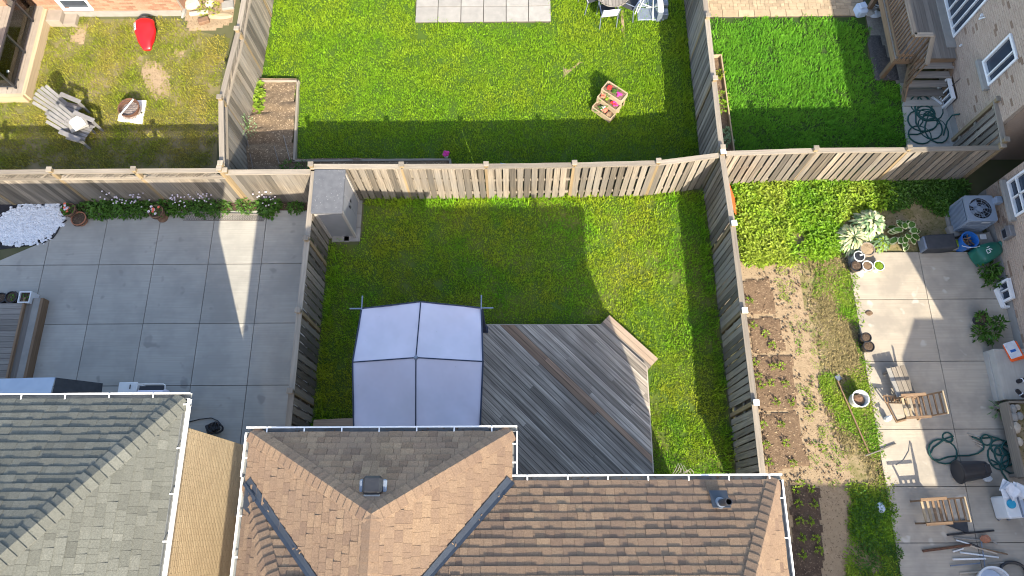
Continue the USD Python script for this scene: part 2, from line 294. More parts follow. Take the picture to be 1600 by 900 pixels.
def blades(n, r, hh, w, seed, lean=.7):
    q = np.random.default_rng(seed); mb = MB()
    for _ in range(n):
        x, y = q.uniform(-r, r, 2); a = q.uniform(0, 6.283); h = hh*q.uniform(.5, 1.2); l = h*q.uniform(.2, lean+.3); d = A([math.cos(a), math.sin(a), 0]); s = A([-d[1], d[0], 0])*w*q.uniform(.6, 1.3); b = A([x, y, 0])
        mid = b+d*l*.35+A([0, 0, h*.7]); tip = b+d*l+A([0, 0, h])
        mb.add([b-s, b+s, mid+s*.8, mid-s*.8, tip], [[0, 1, 2], [0, 2, 3], [3, 2, 4]], tone=q.uniform())
    return mb
def leafy(n, r, h, l, w, seed, droop=.5, mid=.0):
    q = np.random.default_rng(seed); mb = MB()
    for _ in range(n):
        a = q.uniform(0, 6.283); rr = r*math.sqrt(q.uniform()); b = A([rr*math.cos(a), rr*math.sin(a), h*q.uniform(.15, 1)*(1-.6*(rr/r)**2)])
        a += q.normal(0, .8); e = q.uniform(-droop, .9-droop*.5); L = l*q.uniform(.6, 1.2); d = A([math.cos(a)*math.cos(e), math.sin(a)*math.cos(e), math.sin(e)]); s = A([-math.sin(a), math.cos(a), q.normal(0, .35)])*w*.5*q.uniform(.7, 1.2)
        m = b+d*L*.5+A([0, 0, .08*L]); mb.add([b, m+s, b+d*L-A([0, 0, .12*L]), m-s], [[0, 1, 2], [0, 2, 3]], tone=q.uniform())
    return mb
def lawn(name, label, gname, glabel, poly, base, blade, hh=.06, dens=13.0, seed=0, n=150, bare=()):
    sheet(name, label, poly, .006, base)
    for lb, bp_ in bare: sheet('dirt_patch', lb, gpoly(bp_), .008, 'soil_light', amp=.016, res=.07, seed=len(lb), edge=.3)
    spots = [Polygon(gpoly(b_)) for _, b_ in bare]
    P = Polygon(poly).buffer(-.07) if not isinstance(poly, Polygon) else poly.buffer(-.07); pr = prepared.prep(P); x0, y0, x1, y1 = P.bounds; st = 1/math.sqrt(dens); pts = []
    q = np.random.default_rng(seed)
    for x in np.arange(x0, x1, st):
        for y in np.arange(y0, y1, st):
            a, b = x+q.uniform(-.5, .5)*st, y+q.uniform(-.5, .5)*st
            if not pr.contains(Point(a, b)): continue
            keep = 1.0
            for sp in spots:
                d = sp.exterior.distance(Point(a, b))*(1 if sp.contains(Point(a, b)) else -1); keep = min(keep, np.clip(.55-d*2.2, .10, 1))
            if q.uniform() < keep: pts.append((a, b, .004))
    scatter(gname, glabel, 'grass', [(blades(n, .22, hh, .010, seed*10+k), blade) for k in range(4)], pts)

deck_poly = [at(755, 507, .36)[:2], at(938, 507, .36)[:2], at(1011, 573, .36)[:2], at(1021, 738, .36)[:2], (3.19, .25), (-3.9, .25), (-3.9, 2.2), (-3.55, 2.3)]
XW, XE = -5.02, 5.12                                                  # the lot's side fences
main_lawn = Polygon([(XW+.05, .3), (XE+.05, .3), (XE+.0, 8.75), (3.4, 8.62), (-4.1, 8.6), (-4.1, 7.2), (XW+.05, 7.2)]).difference(Polygon([at(748, 507, .3)[:2], at(938, 507, .3)[:2], at(1012, 575, .3)[:2], (3.15, .2), (-3.6, .2), (-3.6, 2.2), (-.9, 2.2)]))
lawn('back_lawn', 'mown back lawn of the middle yard, half in the shadow of the house', 'lawn_grass', 'short yellow-green grass of the middle back lawn', main_lawn, 'grass_main_base', 'blade_main', .055, seed=1)
patio_n = gpoly([(649, 36), (861, 36), (853, -60), (648, -60)])
n_lawn = Polygon(gpoly([(422, -60), (1082, -60), (1092, 250), (700, 266), (704, 250), (465, 251), (467, 122), (399, 122), (392, 80), (408, 40), (424, 0)])).difference(Polygon(patio_n))
lawn('north_lawn', 'bright mown lawn of the yard behind the rear fence', 'bright_grass', 'short bright green grass of the yard behind the rear fence', n_lawn, 'grass_north_base', 'blade_north', .05, seed=2, bare=[
    ('worn earth along the leaning fence at the edge of the bright lawn', [(404, -30), (418, -10), (424, 40), (414, 72), (404, 112), (394, 116), (396, 60)]), ('worn path in the bright grass below the dining chairs', [(966, 14), (976, 16), (980, 62), (973, 60)]),
    ('small bare spot in the bright grass left of the flower boxes', [(878, 104), (892, 106), (905, 92), (911, 98), (898, 108), (884, 118), (880, 124), (877, 116)])])
e_lawn = gpoly([(1108, 29), (1352, 27), (1356, 85), (1366, 126), (1408, 127), (1417, 236), (1150, 240), (1112, 80)])
lawn('side_lawn', 'dark green lawn beside the brick house with the raised deck', 'thick_grass', 'thick dark green grass of the lawn by the raised deck', e_lawn, 'grass_east_base', 'blade_east', .075, seed=3, n=170)
w_lawn = gpoly([(62, 45), (100, 20), (160, 30), (278, 30), (290, 45), (360, 60), (345, 120), (338, 262), (-60, 268), (-60, 150), (45, 150)])
lawn('dry_lawn', 'patchy dry lawn of the yard with the red bag', 'dry_grass', 'thin olive and straw coloured grass round the fire pit', w_lawn, 'grass_west_base', 'blade_west', .05, seed=4, n=120, dens=13, bare=[
    ('bare dirt patch below the red bag on the dry lawn', [(228, 92), (250, 96), (268, 120), (266, 150), (244, 160), (228, 138), (218, 112)]), ('bare dirt patch near the glass railed deck on the dry lawn', [(108, 40), (138, 36), (132, 72), (108, 66)]), ('thin worn patch under the leaning fence on the dry lawn', [(270, 75), (292, 78), (288, 92), (272, 90)])])
# strip of gravel by the fence, shed slab, side yards
side = sheet('side_path', 'narrow concrete path between the two houses', [(-7.2, -12), (-3.9, -12), (-3.9, .26), (-5.0, .26), (-5.0, 1.9), (-7.2, 1.9)], .012, 'concrete')

# ---------------------------------------------------------------- concrete patios of separate slabs
def slabs(name, label, xs, ys, clip, z, material, gap=.008, part='slab'):
    n = thing(name, label, 'patio', (xs[0], ys[-1], 0), kind='structure'); P = Polygon(clip); bed = MB(); bed.prism(P, -.03, z-.022); put(n, 'joint', bed, 'joint_dirt')
    for i in range(len(xs)-1):
        for j in range(len(ys)-1):
            q = sbox(min(xs[i], xs[i+1])+gap, min(ys[j], ys[j+1])+gap, max(xs[i], xs[i+1])-gap, max(ys[j], ys[j+1])-gap).intersection(P)
            if q.is_empty or q.area < .01: continue
            for q in (q.geoms if q.geom_type == 'MultiPolygon' else [q]): mb = MB(); mb.prism(q, -.02, z+rnd(-.002, .002)); put(n, part, mb, material)
    return n
slabs('concrete_patio', 'large grey concrete patio left of the middle yard', [-13.9, -12.43, -10.98, -9.55, -8.1, -6.7, -5.06], [8.2, 6.66, 5.04, 3.44, 1.84, .25, -1.4], gpoly([(108, 332), (124, 330), (480, 329)])+[(-5.06, 1.9), (-7.25, 1.9), (-7.25, -1.3), (-13.9, -1.3), (-13.9, 6.66)]+gpoly([(66, 380), (82, 372), (92, 358), (102, 345)]), .03, 'concrete')
slabs('garden_patio', 'concrete patio between the vegetable garden and the brick house', [8.66, 10.53, 12.48], [6.87, 5.57, 3.95, 2.28, .95, -.3, -1.9], [(8.62, 6.87), (12.48, 6.87), (12.48, -1.9), (8.66, -1.9)], .06, 'concrete_warm')
p0 = at(649, 36); cx = [at(x, 36)[0] for x in (649, 684, 720, 755.5, 791, 826, 861)]; cy = [at(700, y)[1] for y in (36, 12, -12, -36, -60)]
slabs('stone_patio', 'small patio of square grey paving slabs in the bright lawn', cx, cy, [(cx[0], cy[0]), (cx[-1], cy[0]), (cx[-1], cy[-1]), (cx[0], cy[-1])], .05, 'concrete_pale', gap=.012)
def along(pts, step, off, seed):
    q = np.random.default_rng(seed); out = []
    for a, b in zip(pts, pts[1:]):
        a, b = A(a, float), A(b, float); L = np.linalg.norm(b-a); d = (b-a)/L; s_ = A([-d[1], d[0]])
        for u in np.arange(0, L, step):
            if q.uniform() < .75: p = a+d*(u+q.uniform(-.08, .08))+s_*(off+abs(q.normal(0, .06))*np.sign(off)); out.append((p[0], p[1], .01))
    return out
eg = along([(-4.1, 8.5), (5.0, 8.62)], .09, -.05, 31)+along([(5.05, 8.5), (5.12, .6)], .11, -.05, 32)+along([(-4.93, 7.1), (-4.93, 1.2)], .09, .05, 33)
scatter('edge_grass', 'longer unmown grass along the foot of the fences round the middle lawn', 'grass', [(blades(26, .09, .15, .009, 900+k, lean=.8), 'blade_main') for k in range(3)], eg, .6, 1.4)
eg = along([(-4.0, 8.72), (4.9, 8.85)], .10, .06, 34)+along([(5.0, 9.2), (5.0, 16)], .12, .05, 35)
scatter('edge_grass', 'longer unmown grass along the fences of the bright lawn', 'grass', [(blades(26, .09, .13, .009, 910+k, lean=.8), 'blade_north') for k in range(3)], eg, .6, 1.4)
n = thing('paved_terrace', 'terrace of small tan pavers with a border course at the edge of the dark lawn', 'terrace', at(1105, 27), kind='structure')
bp = gpoly([(1104, 28), (1353, 26), (1352, 17), (1103, 18)]); x0, y0, x1, y1 = Polygon(bp).bounds
bed = MB(); bed.box(((x0+x1)/2, (y0+16.6)/2, .0), (x1-x0+.1, 16.6-y0, .06)); put(n, 'paver_bed', bed, 'joint_dirt')
for k in range(int((x1-x0)/.47)):
    mb = MB(); mb.box((x0+.235+k*.47, y0+.12, .03), (.455, .225, .06)); put(n, 'border_paver', mb, 'paver')
cnt, rest = 0, MB()
for r_ in range(14):
    yy = y0+.24+r_*.115; xx = x0
    while xx < x1-.1:
        w = .235 if rng.uniform() < .55 else .117; tgt = MB() if cnt < 240 else rest; tgt.box((xx+w/2, yy+.055, .028+rnd(-.003, .003)), (w-.008, .107, .055))
        if cnt < 240: put(n, 'paver', tgt, 'paver')
        cnt += 1; xx += w
put(n, 'far_pavers', rest, 'paver'); tag(Node(n.path+'/far_pavers'), kind='stuff')

# ---------------------------------------------------------------- fences
def fence(name, label, pts, tops, style='shadow', face=1, posts=None, pitch=.185, board=.145, cap=True, postcap=None, zr=(.32, 1.02), lattice=0.0, postup=.12, dir_in=True, caprail=.13):
    """pts: plan points of the run, one post at each; tops: height at each; face: side (+1 left of the run, -1 right) of the first row of boards"""
    n = thing(name, label, 'fence', (*pts[0], 0))
    for i, ((x, y), t) in enumerate(zip(pts, tops)):
        if posts is not None and i not in posts: continue
        mb = MB(); mb.box((x, y, (t+postup)/2), (.10, .10, t+postup), rz=math.atan2(pts[-1][1]-pts[0][1], pts[-1][0]-pts[0][0]), ch=.006); p = put(n, 'post', mb, 'fence_post')
        mb = MB(); mb.box((x, y, t+postup+.016), (.135, .135, .032), rz=math.atan2(pts[-1][1]-pts[0][1], pts[-1][0]-pts[0][0]), ch=.008); put(n, 'post_cap', mb, postcap or 'fence_pale')
    for i in range(len(pts)-1):
        a, b = A(pts[i], float), A(pts[i+1], float); L = np.linalg.norm(b-a); d = (b-a)/L; s = A([-d[1], d[0]])*face; ang = math.atan2(d[1], d[0]); ta, tb = tops[i], tops[i+1]
        top = lambda u: ta+(tb-ta)*u/L
        P3 = lambda u, o, z: A([*(a+d*u+s*o), z])
        body = 0 if lattice == 0 else lattice
        for z in zr: mb = MB(); mb.beam(P3(.05, 0, z), P3(L-.05, 0, z), .04, .085); put(n, 'rail', mb, 'fence_pale')
        mb = MB(); mb.beam(P3(.05, 0, ta-.10-body), P3(L-.05, 0, tb-.10-body), .04, .085); put(n, 'rail', mb, 'fence_pale')
        if cap: mb = MB(); mb.beam(P3(-.02, 0, ta), P3(L+.02, 0, tb), caprail, .035); put(n, 'cap_rail', mb, 'fence_pale')
        if lattice:
            mb = MB(); mb.beam(P3(.05, 0, ta-.05), P3(L-.05, 0, tb-.05), .05, .06); put(n, 'rail', mb, 'fence_pale')
            if caprail > .1: mb = MB(); mb.beam(P3(-.01, .0, ta-body+.02), P3(L+.01, .0, tb-body+.02), caprail, .035); put(n, 'cap_rail', mb, 'fence_pale')
            mb = MB(); st = .085; k = -body
            while k < L:
                for sg in (0, 1):
                    u0, u1 = (k, k+body) if sg == 0 else (k+body, k); z0, z1 = top(0)-body+.02, top(0)-.06
                    if min(u0, u1) > .05 and max(u0, u1) < L-.05: mb.beam(P3(u0, .008*(1-2*sg), z0), P3(u1, .008*(1-2*sg), z1), .022, .008, up=(*s, 0))
                k += st
            put(n, 'lattice', mb, 'fence_wood')
        if style == 'shadow':
            for row, (off, sh) in enumerate(((.046, 0), (-.046, pitch/2))):
                u = .10+sh
                while u < L-.06:
                    z1 = top(u)-.03-body+rnd(-.012, .004); z0 = .05+rnd(-.025, .02); mb = MB(); mb.box(P3(u+rnd(-.009, .009), off+rnd(-.005, .005), (z0+z1)/2), (board+rnd(-.008, .004), .018, z1-z0), R=_brd(ang, rnd(-.014, .014))); put(n, 'board', mb, 'fence_wood'); u += pitch
        else:
            u = .05+board/2
            while u < L-.03:
                z1 = top(u)-.02-body; z0 = .05; mb = MB(); mb.box(P3(u, .034+rnd(-.003, .003), (z0+z1)/2), (board-.004, .018, z1-z0), R=_brd(ang, rnd(-.006, .006))); put(n, 'board', mb, 'fence_wood'); u += board
    return n
def _brd(ang, tw):
    c, s = math.cos(ang), math.sin(ang); R = A([[c, -s, 0], [s, c, 0], [0, 0, 1]]); t = A([[math.cos(tw), 0, -math.sin(tw)], [0, 1, 0], [math.sin(tw), 0, math.cos(tw)]]); return R @ t
fence('board_fence', 'weathered rear fence of alternating boards between the middle yard and the bright lawn', [(-5.06, 8.58), (-2.82, 8.56), (-.73, 8.55), (1.45, 8.57), (3.52, 8.61), (5.03, 8.81)], [1.75]*6, face=-1, posts=(0, 1, 2, 3, 4))
fence('board_fence', 'weathered side fence with white-topped posts between the middle yard and the vegetable beds', [(5.12, 8.83), (5.20, 6.92), (5.22, 4.75), (5.24, 2.64), (5.24, .4)], [1.78, 1.75, 1.74, 1.74, 1.74], face=1, postcap='vinyl_white', posts=(0, 1, 2, 3), pitch=.17)
fence('board_fence', 'weathered side fence in deep shade between the concrete patio and the middle yard', [(XW, 8.45), (XW, 6.63), (XW-.02, 4.83), (XW-.02, 2.96), (XW-.02, .9)], [1.7]*5, face=-1, pitch=.2, posts=(1, 2, 3, 4))
fence('board_fence', 'grey side fence between the bright lawn and the planter of the dark lawn', [(5.12, 8.95), (5.12, 10.95), (5.12, 12.9), (5.12, 15.2), (5.12, 17.4)], [1.8]*5, face=1, pitch=.17)
fence('board_fence', 'weathered rear fence between the weeds and the dark lawn', [(5.24, 8.86), (7.44, 8.93), (9.74, 8.93), (12.05, 8.97)], [1.75]*4, face=-1, posts=(1, 2, 3))
fence('lattice_fence', 'closed board fence with a lattice top along the concrete patio', [(-15.6, 8.45), (-13.6, 8.46), (-11.5, 8.47), (-9.42, 8.47), (-7.3, 8.47)], [1.78]*5, style='solid', face=-1, lattice=.34, board=.145, caprail=.12)
fence('lattice_fence', 'short run of closed board fence beside the grey shed', [(-7.2, 8.47), (-5.12, 8.47)], [1.68]*2, style='solid', face=-1, board=.145, posts=(0,), caprail=.14)
fence('leaning_fence', 'grey louvred side fence between the dry lawn and the bright lawn', [(-7.28, 8.6), (-7.55, 10.5), (-7.36, 12.6), (-7.3, 14.6), (-7.3, 16.6)], [1.8]*5, face=-1, lattice=.30, pitch=.17)
gf = fence('gap_fence', 'short grey fence closing the gap between the two brick houses', [(12.06, 9.05), (12.12, 10.2)], [1.9, 1.9], face=1, pitch=.2)

# ---------------------------------------------------------------- houses
ZE = 5.6
def plane(p, g):                  # roof plane through p with gradient g (rise per metre in x and in y)
    return lambda x, y: p[2]+g[0]*(x-p[0])+g[1]*(y-p[1])
class Roof:
    def __init__(s, house, outline, faces, material, zsof=None, individual=300, course=.143, label=None, thin=.012, thick=(.016, .023), ze=None):
        """faces: (plan polygon, point on the plane, gradient, shingled?)"""
        s.node, s.mat = house, material; ze = ze or ZE; zsof = zsof or ze-.16
        mb = MB()
        for poly, p, g, *_ in faces:
            zf = plane(p, g); v, f = trimesh.creation.triangulate_polygon(Polygon(poly)); v = A(v); f = A(f)
            V = np.column_stack([v, zf(v[:, 0], v[:, 1])-.012]); mb.add(V, f)
        s.roof = put(house, 'roof', mb, 'roof_felt', label=label)
        mb = MB(); mb.prism(Polygon(outline).buffer(-.02, join_style=2), zsof, ze-.03); put(house, 'soffit', mb, 'vinyl_white')
        pieces = []
        for poly, p, g, shingled in faces:
            if not shingled: continue
            G = A(g, float); m = np.linalg.norm(G); up = G/m; U = A([up[1], -up[0]]); cs = 1/math.sqrt(1+m*m); O = A(p[:2], float)
            P = Polygon([((A(q)-O) @ U, (A(q)-O) @ up/cs) for q in poly]); pr = prepared.prep(P); u0, w0, u1, w1 = P.bounds; nrm = unit([-g[0], -g[1], 1]); z0 = p[2]
            to3 = lambda u, w: A([*(O+U*u+up*(w*cs)), z0+m*w*cs])
            k = 0; w = w0
            while w < w1:
                u = u0-rnd(0, .3)
                while u < u1:
                    proud = rng.uniform() < .5; wd = rnd(.12, .24) if proud else rnd(.07, .20); t = rnd(*thick) if proud else thin
                    q = sbox(u+.0015, w, u+wd-.0015, w+course+.02); u += wd
                    if not pr.intersects(q): continue
                    if not pr.contains(q):
                        q = q.intersection(P)
                        if q.geom_type != 'Polygon' or q.area < 2e-4: continue
                    c = A(q.exterior.coords)[:-1]; n = len(c)
                    if Polygon(c).exterior.is_ccw is False: c = c[::-1]
                    top = A([to3(a, b)+nrm*(t-(t-.0005)*min(1, (b-w)/course)+.0005) for a, b in c]); bot = A([to3(a, b)-nrm*.006 for a, b in c])
                    V = np.vstack([top, bot]); F = [[0, i, i+1] for i in range(1, n-1)]+[x for i in range(n) for x in ([i, n+i, n+(i+1) % n], [i, n+(i+1) % n, (i+1) % n])]
                    if np.cross(top[1]-top[0], top[2]-top[0]) @ nrm < 0: F = [f[::-1] for f in F]
                    x, y = pix(top.mean(0)); vis = -20 < x < 1620 and -20 < y < 915
                    pieces.append((q.area if vis else -1, V, F, min(1, max(0, rng.normal(.5, .12)))))
                w += course; k += 1
        pieces.sort(key=lambda t: -t[0]); rest = MB()
        for i, (ar, V, F, tn) in enumerate(pieces):
            if i < individual and ar > 0: mb = MB(); mb.add(V, F, tone=tn); put(s.roof, 'shingle', mb, material)
            else: rest.add(V, F, tone=tn)
        r = put(s.roof, 'shingle_field', rest, material); tag(r, kind='stuff')
    def caps(s, a, b, n1, n2, w=.15, step=.143):   # hip or ridge shingles from a (low) to b (high); n1, n2: the normals of the two roof faces
        a, b = A(a, float), A(b, float); L = np.linalg.norm(b-a); d = (b-a)/L; k = 0.0; sd = []
        for n_, o_ in ((n1, n2), (n2, n1)): q = unit(np.cross(n_, d)); sd.append(q if q @ unit(o_) < 0 else -q)
        up = unit(unit(n1)+unit(n2))
        while k < L-.02:
            t = .026; mb = MB(); tn = min(1, max(0, rng.normal(.5, .10))); lo, hi = a+d*k, a+d*min(k+step+.03, L); P = []
            for o, lift in ((lo, t), (hi, .010)): P += [o+up*(lift+.004), o+sd[0]*w+unit(n1)*lift, o+sd[1]*w+unit(n2)*lift]
            low = [p-up*.02 for p in P]
            mb.add(np.vstack([P, low]), [[0, 1, 4], [0, 4, 3], [0, 3, 5], [0, 5, 2], [0, 6, 7], [0, 7, 1], [0, 2, 8], [0, 8, 6], [1, 7, 10], [1, 10, 4], [2, 5, 11], [2, 11, 8]], tone=tn)
            put(s.roof, 'ridge_shingle', mb, s.mat); k += step
def side(dirxy, slope): return unit([dirxy[0]*slope, dirxy[1]*slope, 1.0])   # normal of a roof face that falls towards dirxy
def gutter(house, a, b, out, z=ZE, hang=.62, start=.3, ea=.0, eb=.0):
    """an open white gutter along the eave from a to b; out: horizontal outward direction"""
    a, b, o = A([*a, z]), A([*b, z]), A([*out, 0.0]); d = unit(b-a); a, b = a-d*ea, b+d*eb; L = np.linalg.norm(b-a); mb = MB()
    mb.beam(a+o*.045-A([0, 0, .085]), b+o*.045-A([0, 0, .085]), .085, .012); g = put(house, 'gutter', mb, 'gutter_inside')
    mb = MB(); mb.beam(a+o*.09-A([0, 0, .045]), b+o*.09-A([0, 0, .045]), .012, .10); mb.beam(a+o*.084+A([0, 0, .006]), b+o*.084+A([0, 0, .006]), .026, .014); put(g, 'front_lip', mb, 'vinyl_white')
    mb = MB(); mb.beam(a+o*.004-A([0, 0, .05]), b+o*.004-A([0, 0, .05]), .01, .09); put(g, 'back_plate', mb, 'gutter_inside')
    k = start
    while k < L-.05: mb = MB(); mb.beam(a+d*k-o*.02+A([0, 0, .012]), a+d*k+o*.09+A([0, 0, .016]), .022, .006); put(g, 'hanger', mb, 'vinyl_white'); k += hang
def brick_wall(house, a, b, z0, z1, mats, holes=(), n_parts=280, bl=.21, bh=.07, name='brick_wall', relief=1.0, core=.10):
    """bricks proud of a mortar wall on its left-hand face, seen walking from a to b; holes: (u0, u1, z0, z1)"""
    a, b = A(a, float), A(b, float); L = np.linalg.norm(b-a); d = (b-a)/L; s = A([d[1], -d[0]]); ang = math.atan2(d[1], d[0])
    rect = sbox(0, z0, L, z1)
    for h in holes: rect = rect.difference(sbox(h[0], h[2], h[1], h[3]))
    m = trimesh.creation.extrude_polygon(rect, core); v = A(m.vertices); V = np.column_stack([a[0]+d[0]*v[:, 0]-s[0]*v[:, 2], a[1]+d[1]*v[:, 0]-s[1]*v[:, 2], v[:, 1]])
    mb = MB(); mb.add(V, m.faces[:, ::-1]); w = put(house, name, mb, mats[1]); rest = MB(); cnt = 0; todo = []
    pr = prepared.prep(rect.buffer(1e-6))
    for j in range(int((z1-z0)/bh)):
        u = -(bl/2 if j % 2 else 0)
        while u < L:
            q = sbox(max(u, 0)+.004, z0+j*bh+.004, min(u+bl, L)-.004, z0+(j+1)*bh-.004); u += bl
            if q.bounds[2]-q.bounds[0] < .03: continue
            if not pr.contains(q):
                q = q.intersection(rect)
                if q.geom_type != 'Polygon' or q.area < 6e-4: continue
            x0, y0, x1, y1 = q.bounds; c = A([*(a+d*(x0+x1)/2), (y0+y1)/2]); x, y = pix(c); todo.append((0 if -5 < x < 1605 and -5 < y < 905 else 1, rng.uniform(), x0, y0, x1, y1))
    todo.sort()
    for i, (_, _, x0, y0, x1, y1) in enumerate(todo):
        pr_ = rnd(.006, .010)*relief; c = A([*(a+d*(x0+x1)/2+s*(pr_/2-.01)), (y0+y1)/2]); tgt = MB() if i < n_parts else rest
        tgt.box(c, (x1-x0, pr_+.02, y1-y0), rz=ang)
        if i < n_parts: put(w, 'brick', tgt, mats[0])
    if rest.n: tag(put(w, 'brick_field', rest, mats[0]), kind='stuff')
    return w
def window(house, X, y0, y1, z0, z1, name='window', bars=(), glass='dark_glass', sill=True, label=None, fr=.06, out=-1):
    """a framed window in a wall at x = X that faces out (-1: west)"""
    f = MB(); o = X+out*.0; dx = .09
    for yy in (y0+fr/2, y1-fr/2): f.box((o, yy, (z0+z1)/2), (dx, fr, z1-z0))
    for zz in (z0+fr/2, z1-fr/2): f.box((o+.001*out, (y0+y1)/2, zz), (dx, y1-y0-2*fr+.002, fr))
    n = put(house, name, f, 'vinyl_white', label=label)
    for kind, t in bars:
        m = MB()
        if kind == 'h': m.box((o+out*.01, (y0+y1)/2, t), (.06, y1-y0-2*fr, .035))
        else: m.box((o+out*.01, t, (z0+z1)/2), (.06, .035, z1-z0-2*fr))
        put(n, 'bar', m, 'vinyl_white')
    m = MB(); m.box((o-out*.03, (y0+y1)/2, (z0+z1)/2), (.012, y1-y0-2*fr, z1-z0-2*fr)); put(n, 'pane', m, glass)
    if sill: m = MB(); m.box((X+out*.05, (y0+y1)/2, z0-.055), (.20, y1-y0+.16, .10), ch=.008); put(n, 'sill', m, 'concrete_pale')
    return n

# the middle house: brown hip roofs
h = thing('middle_house', 'house with brown shingled hip roofs and white gutters in front of the deck', 'house', (0, -3, 0))
YE, XE0, XV, XW0, XW1, YN = .76, 4.18, -.09, -4.40, -4.38, 1.55                  # eave lines
E0, V0, A0, B0 = (XE0, YE), (XV, YE), (XW0, YN), (XV, YN); TN, TE = .54, 1.0; AP = (-2.09, .23); ZA = ZE+1.25; TWW, TWE = 1.25/(AP[0]-XW0), 1.25/(XV-AP[0]); NT = 1.25/(YN-.23); YV = YE-1.25/TN; VP = (AP[0], YV)
zr = ZE+4.7*TN; RE, RW = (XE0-(zr-ZE)/TE, YE-4.7), (XW1+(zr-ZE)/TE, YE-4.7); S0, S1 = (XE0, YE-9.4), (XW1, YE-9.4)
faces = [([A0, (XW0, YE), VP, AP], (XW0, YE, ZE), (TWW, 0), 1), ([B0, AP, VP, V0], (XV, YE, ZE), (-TWE, 0), 1), ([A0, AP, B0], (0, YN, ZE), (0, -NT), 1),
         ([V0, VP, (XW1, YE), RW, RE, E0], (0, YE, ZE), (0, -TN), 1), ([E0, RE, S0], (XE0, YE, ZE), (-TE, 0), 1), ([(XW1, YE), S1, RW], (XW1, YE, ZE), (TE, 0), 1), ([S0, RE, RW, S1], (0, YE-9.4, ZE), (0, TN), 0)]
r = Roof(h, [A0, B0, V0, E0, S0, S1], faces, 'shingle_tan', label='brown shingle roof')
z3 = lambda p, z: A([*p, z])
r.caps(z3(A0, ZE), z3(AP, ZA), side((-1, 0), TWW), side((0, 1), NT)); r.caps(z3(B0, ZE), z3(AP, ZA), side((1, 0), TWE), side((0, 1), NT)); r.caps(z3(VP, ZA), z3(AP, ZA), side((-1, 0), TWW), side((1, 0), TWE), w=.14)
r.caps(z3(E0, ZE), z3(RE, zr), side((1, 0), TE), side((0, 1), TN)); r.caps(A([XW1, YE, ZE]), z3(RW, zr), side((-1, 0), TE), side((0, 1), TN))
for q, gx in (((XV, YE), -TWE), ((XW1, YE), TWW)):
    mb = MB(); a = A([*q, ZE+.03]); dv = A([VP[0]-q[0], YV-q[1], ZA-ZE]); pp = unit([-dv[1], dv[0]]); pp = pp if pp[1] > 0 else -pp
    for o in (A([*pp, gx*pp[0]])*.10, A([*-pp, TN*pp[1]])*.06):
        c = [a, a+dv, a+dv+o*.6, a+o]; mb.add(np.vstack([c, [p-A([0, 0, .02]) for p in c]]), [[0, 1, 2, 3], [7, 6, 5, 4], [0, 3, 7, 4], [1, 5, 6, 2], [3, 2, 6, 7], [0, 4, 5, 1]])
    put(r.roof, 'valley_flashing', mb, 'flashing', label='dark metal valley flashing')
mb = MB(); mb.add([[XW1, YE-.02, ZE+.05], [XW1, YE-.40, ZE+.05], [XW1+.17, YE-.5, ZE+.2], [XW1+.24, YE-.26, ZE+.2]], [[0, 1, 2, 3]]); put(r.roof, 'corner_flashing', mb, 'flashing')
gutter(h, A0, B0, (0, 1), start=.35, ea=.09, eb=.09); gutter(h, (XW0, YE+.08), A0, (-1, 0)); gutter(h, S1, (XW1, YE+.08), (-1, 0), start=.2); gutter(h, B0, (XV, YE+.11), (1, 0), hang=.3, start=.2)
gutter(h, V0, E0, (0, 1), start=.25, hang=.65, eb=.09); gutter(h, E0, S0, (1, 0), start=.28, hang=.6)
w = MB(); w.prism([(-4.1, -8.1), (3.9, -8.1), (3.9, .46), (-.35, .46), (-.35, 1.22), (-4.1, 1.22)], 0, ZE-.17); put(h, 'wall', w, 'brick_buff')
mb = MB(); mb.box((2.6, .47, 1.45), (1.8, .08, 2.1)); d_ = put(h, 'patio_door', mb, 'vinyl_white'); mb = MB(); mb.box((2.6, .50, 1.45), (1.6, .04, 1.9)); put(d_, 'pane', mb, 'dark_glass')
for x in (-3.1, -1.4, 2.6): mb = MB(); yy = 1.23 if x < 0 else .47; mb.box((x, yy, 4.1), (1.1, .08, 1.2)); d_ = put(h, 'window', mb, 'vinyl_white'); mb = MB(); mb.box((x, yy+.03, 4.1), (.98, .04, 1.08)); put(d_, 'pane', mb, 'dark_glass')
lit = MB(); q_ = np.random.default_rng(12)
for k in range(90):
    if k < 26: t = q_.uniform(.05, .95); o, e = (((XV, YE), 1), ((XW1, YE), -1))[k % 2]; c = A([o[0]+(VP[0]-o[0])*t+q_.normal(0, .05), o[1]+(YV-o[1])*t+q_.normal(0, .05), ZE+1.25*t+.06])
    else: c = A([q_.uniform(0, 4.1), YE+q_.uniform(.01, .07), ZE-.07]) if k % 2 else A([q_.uniform(-4.3, -.2), YN+q_.uniform(.01, .07), ZE-.07])
    lit.box(c, (.028*q_.uniform(.5, 1.5), .014, .004), rz=q_.uniform(0, 6))
tag(put(h, 'leaf_litter', lit, 'brown_wood'), kind='stuff')
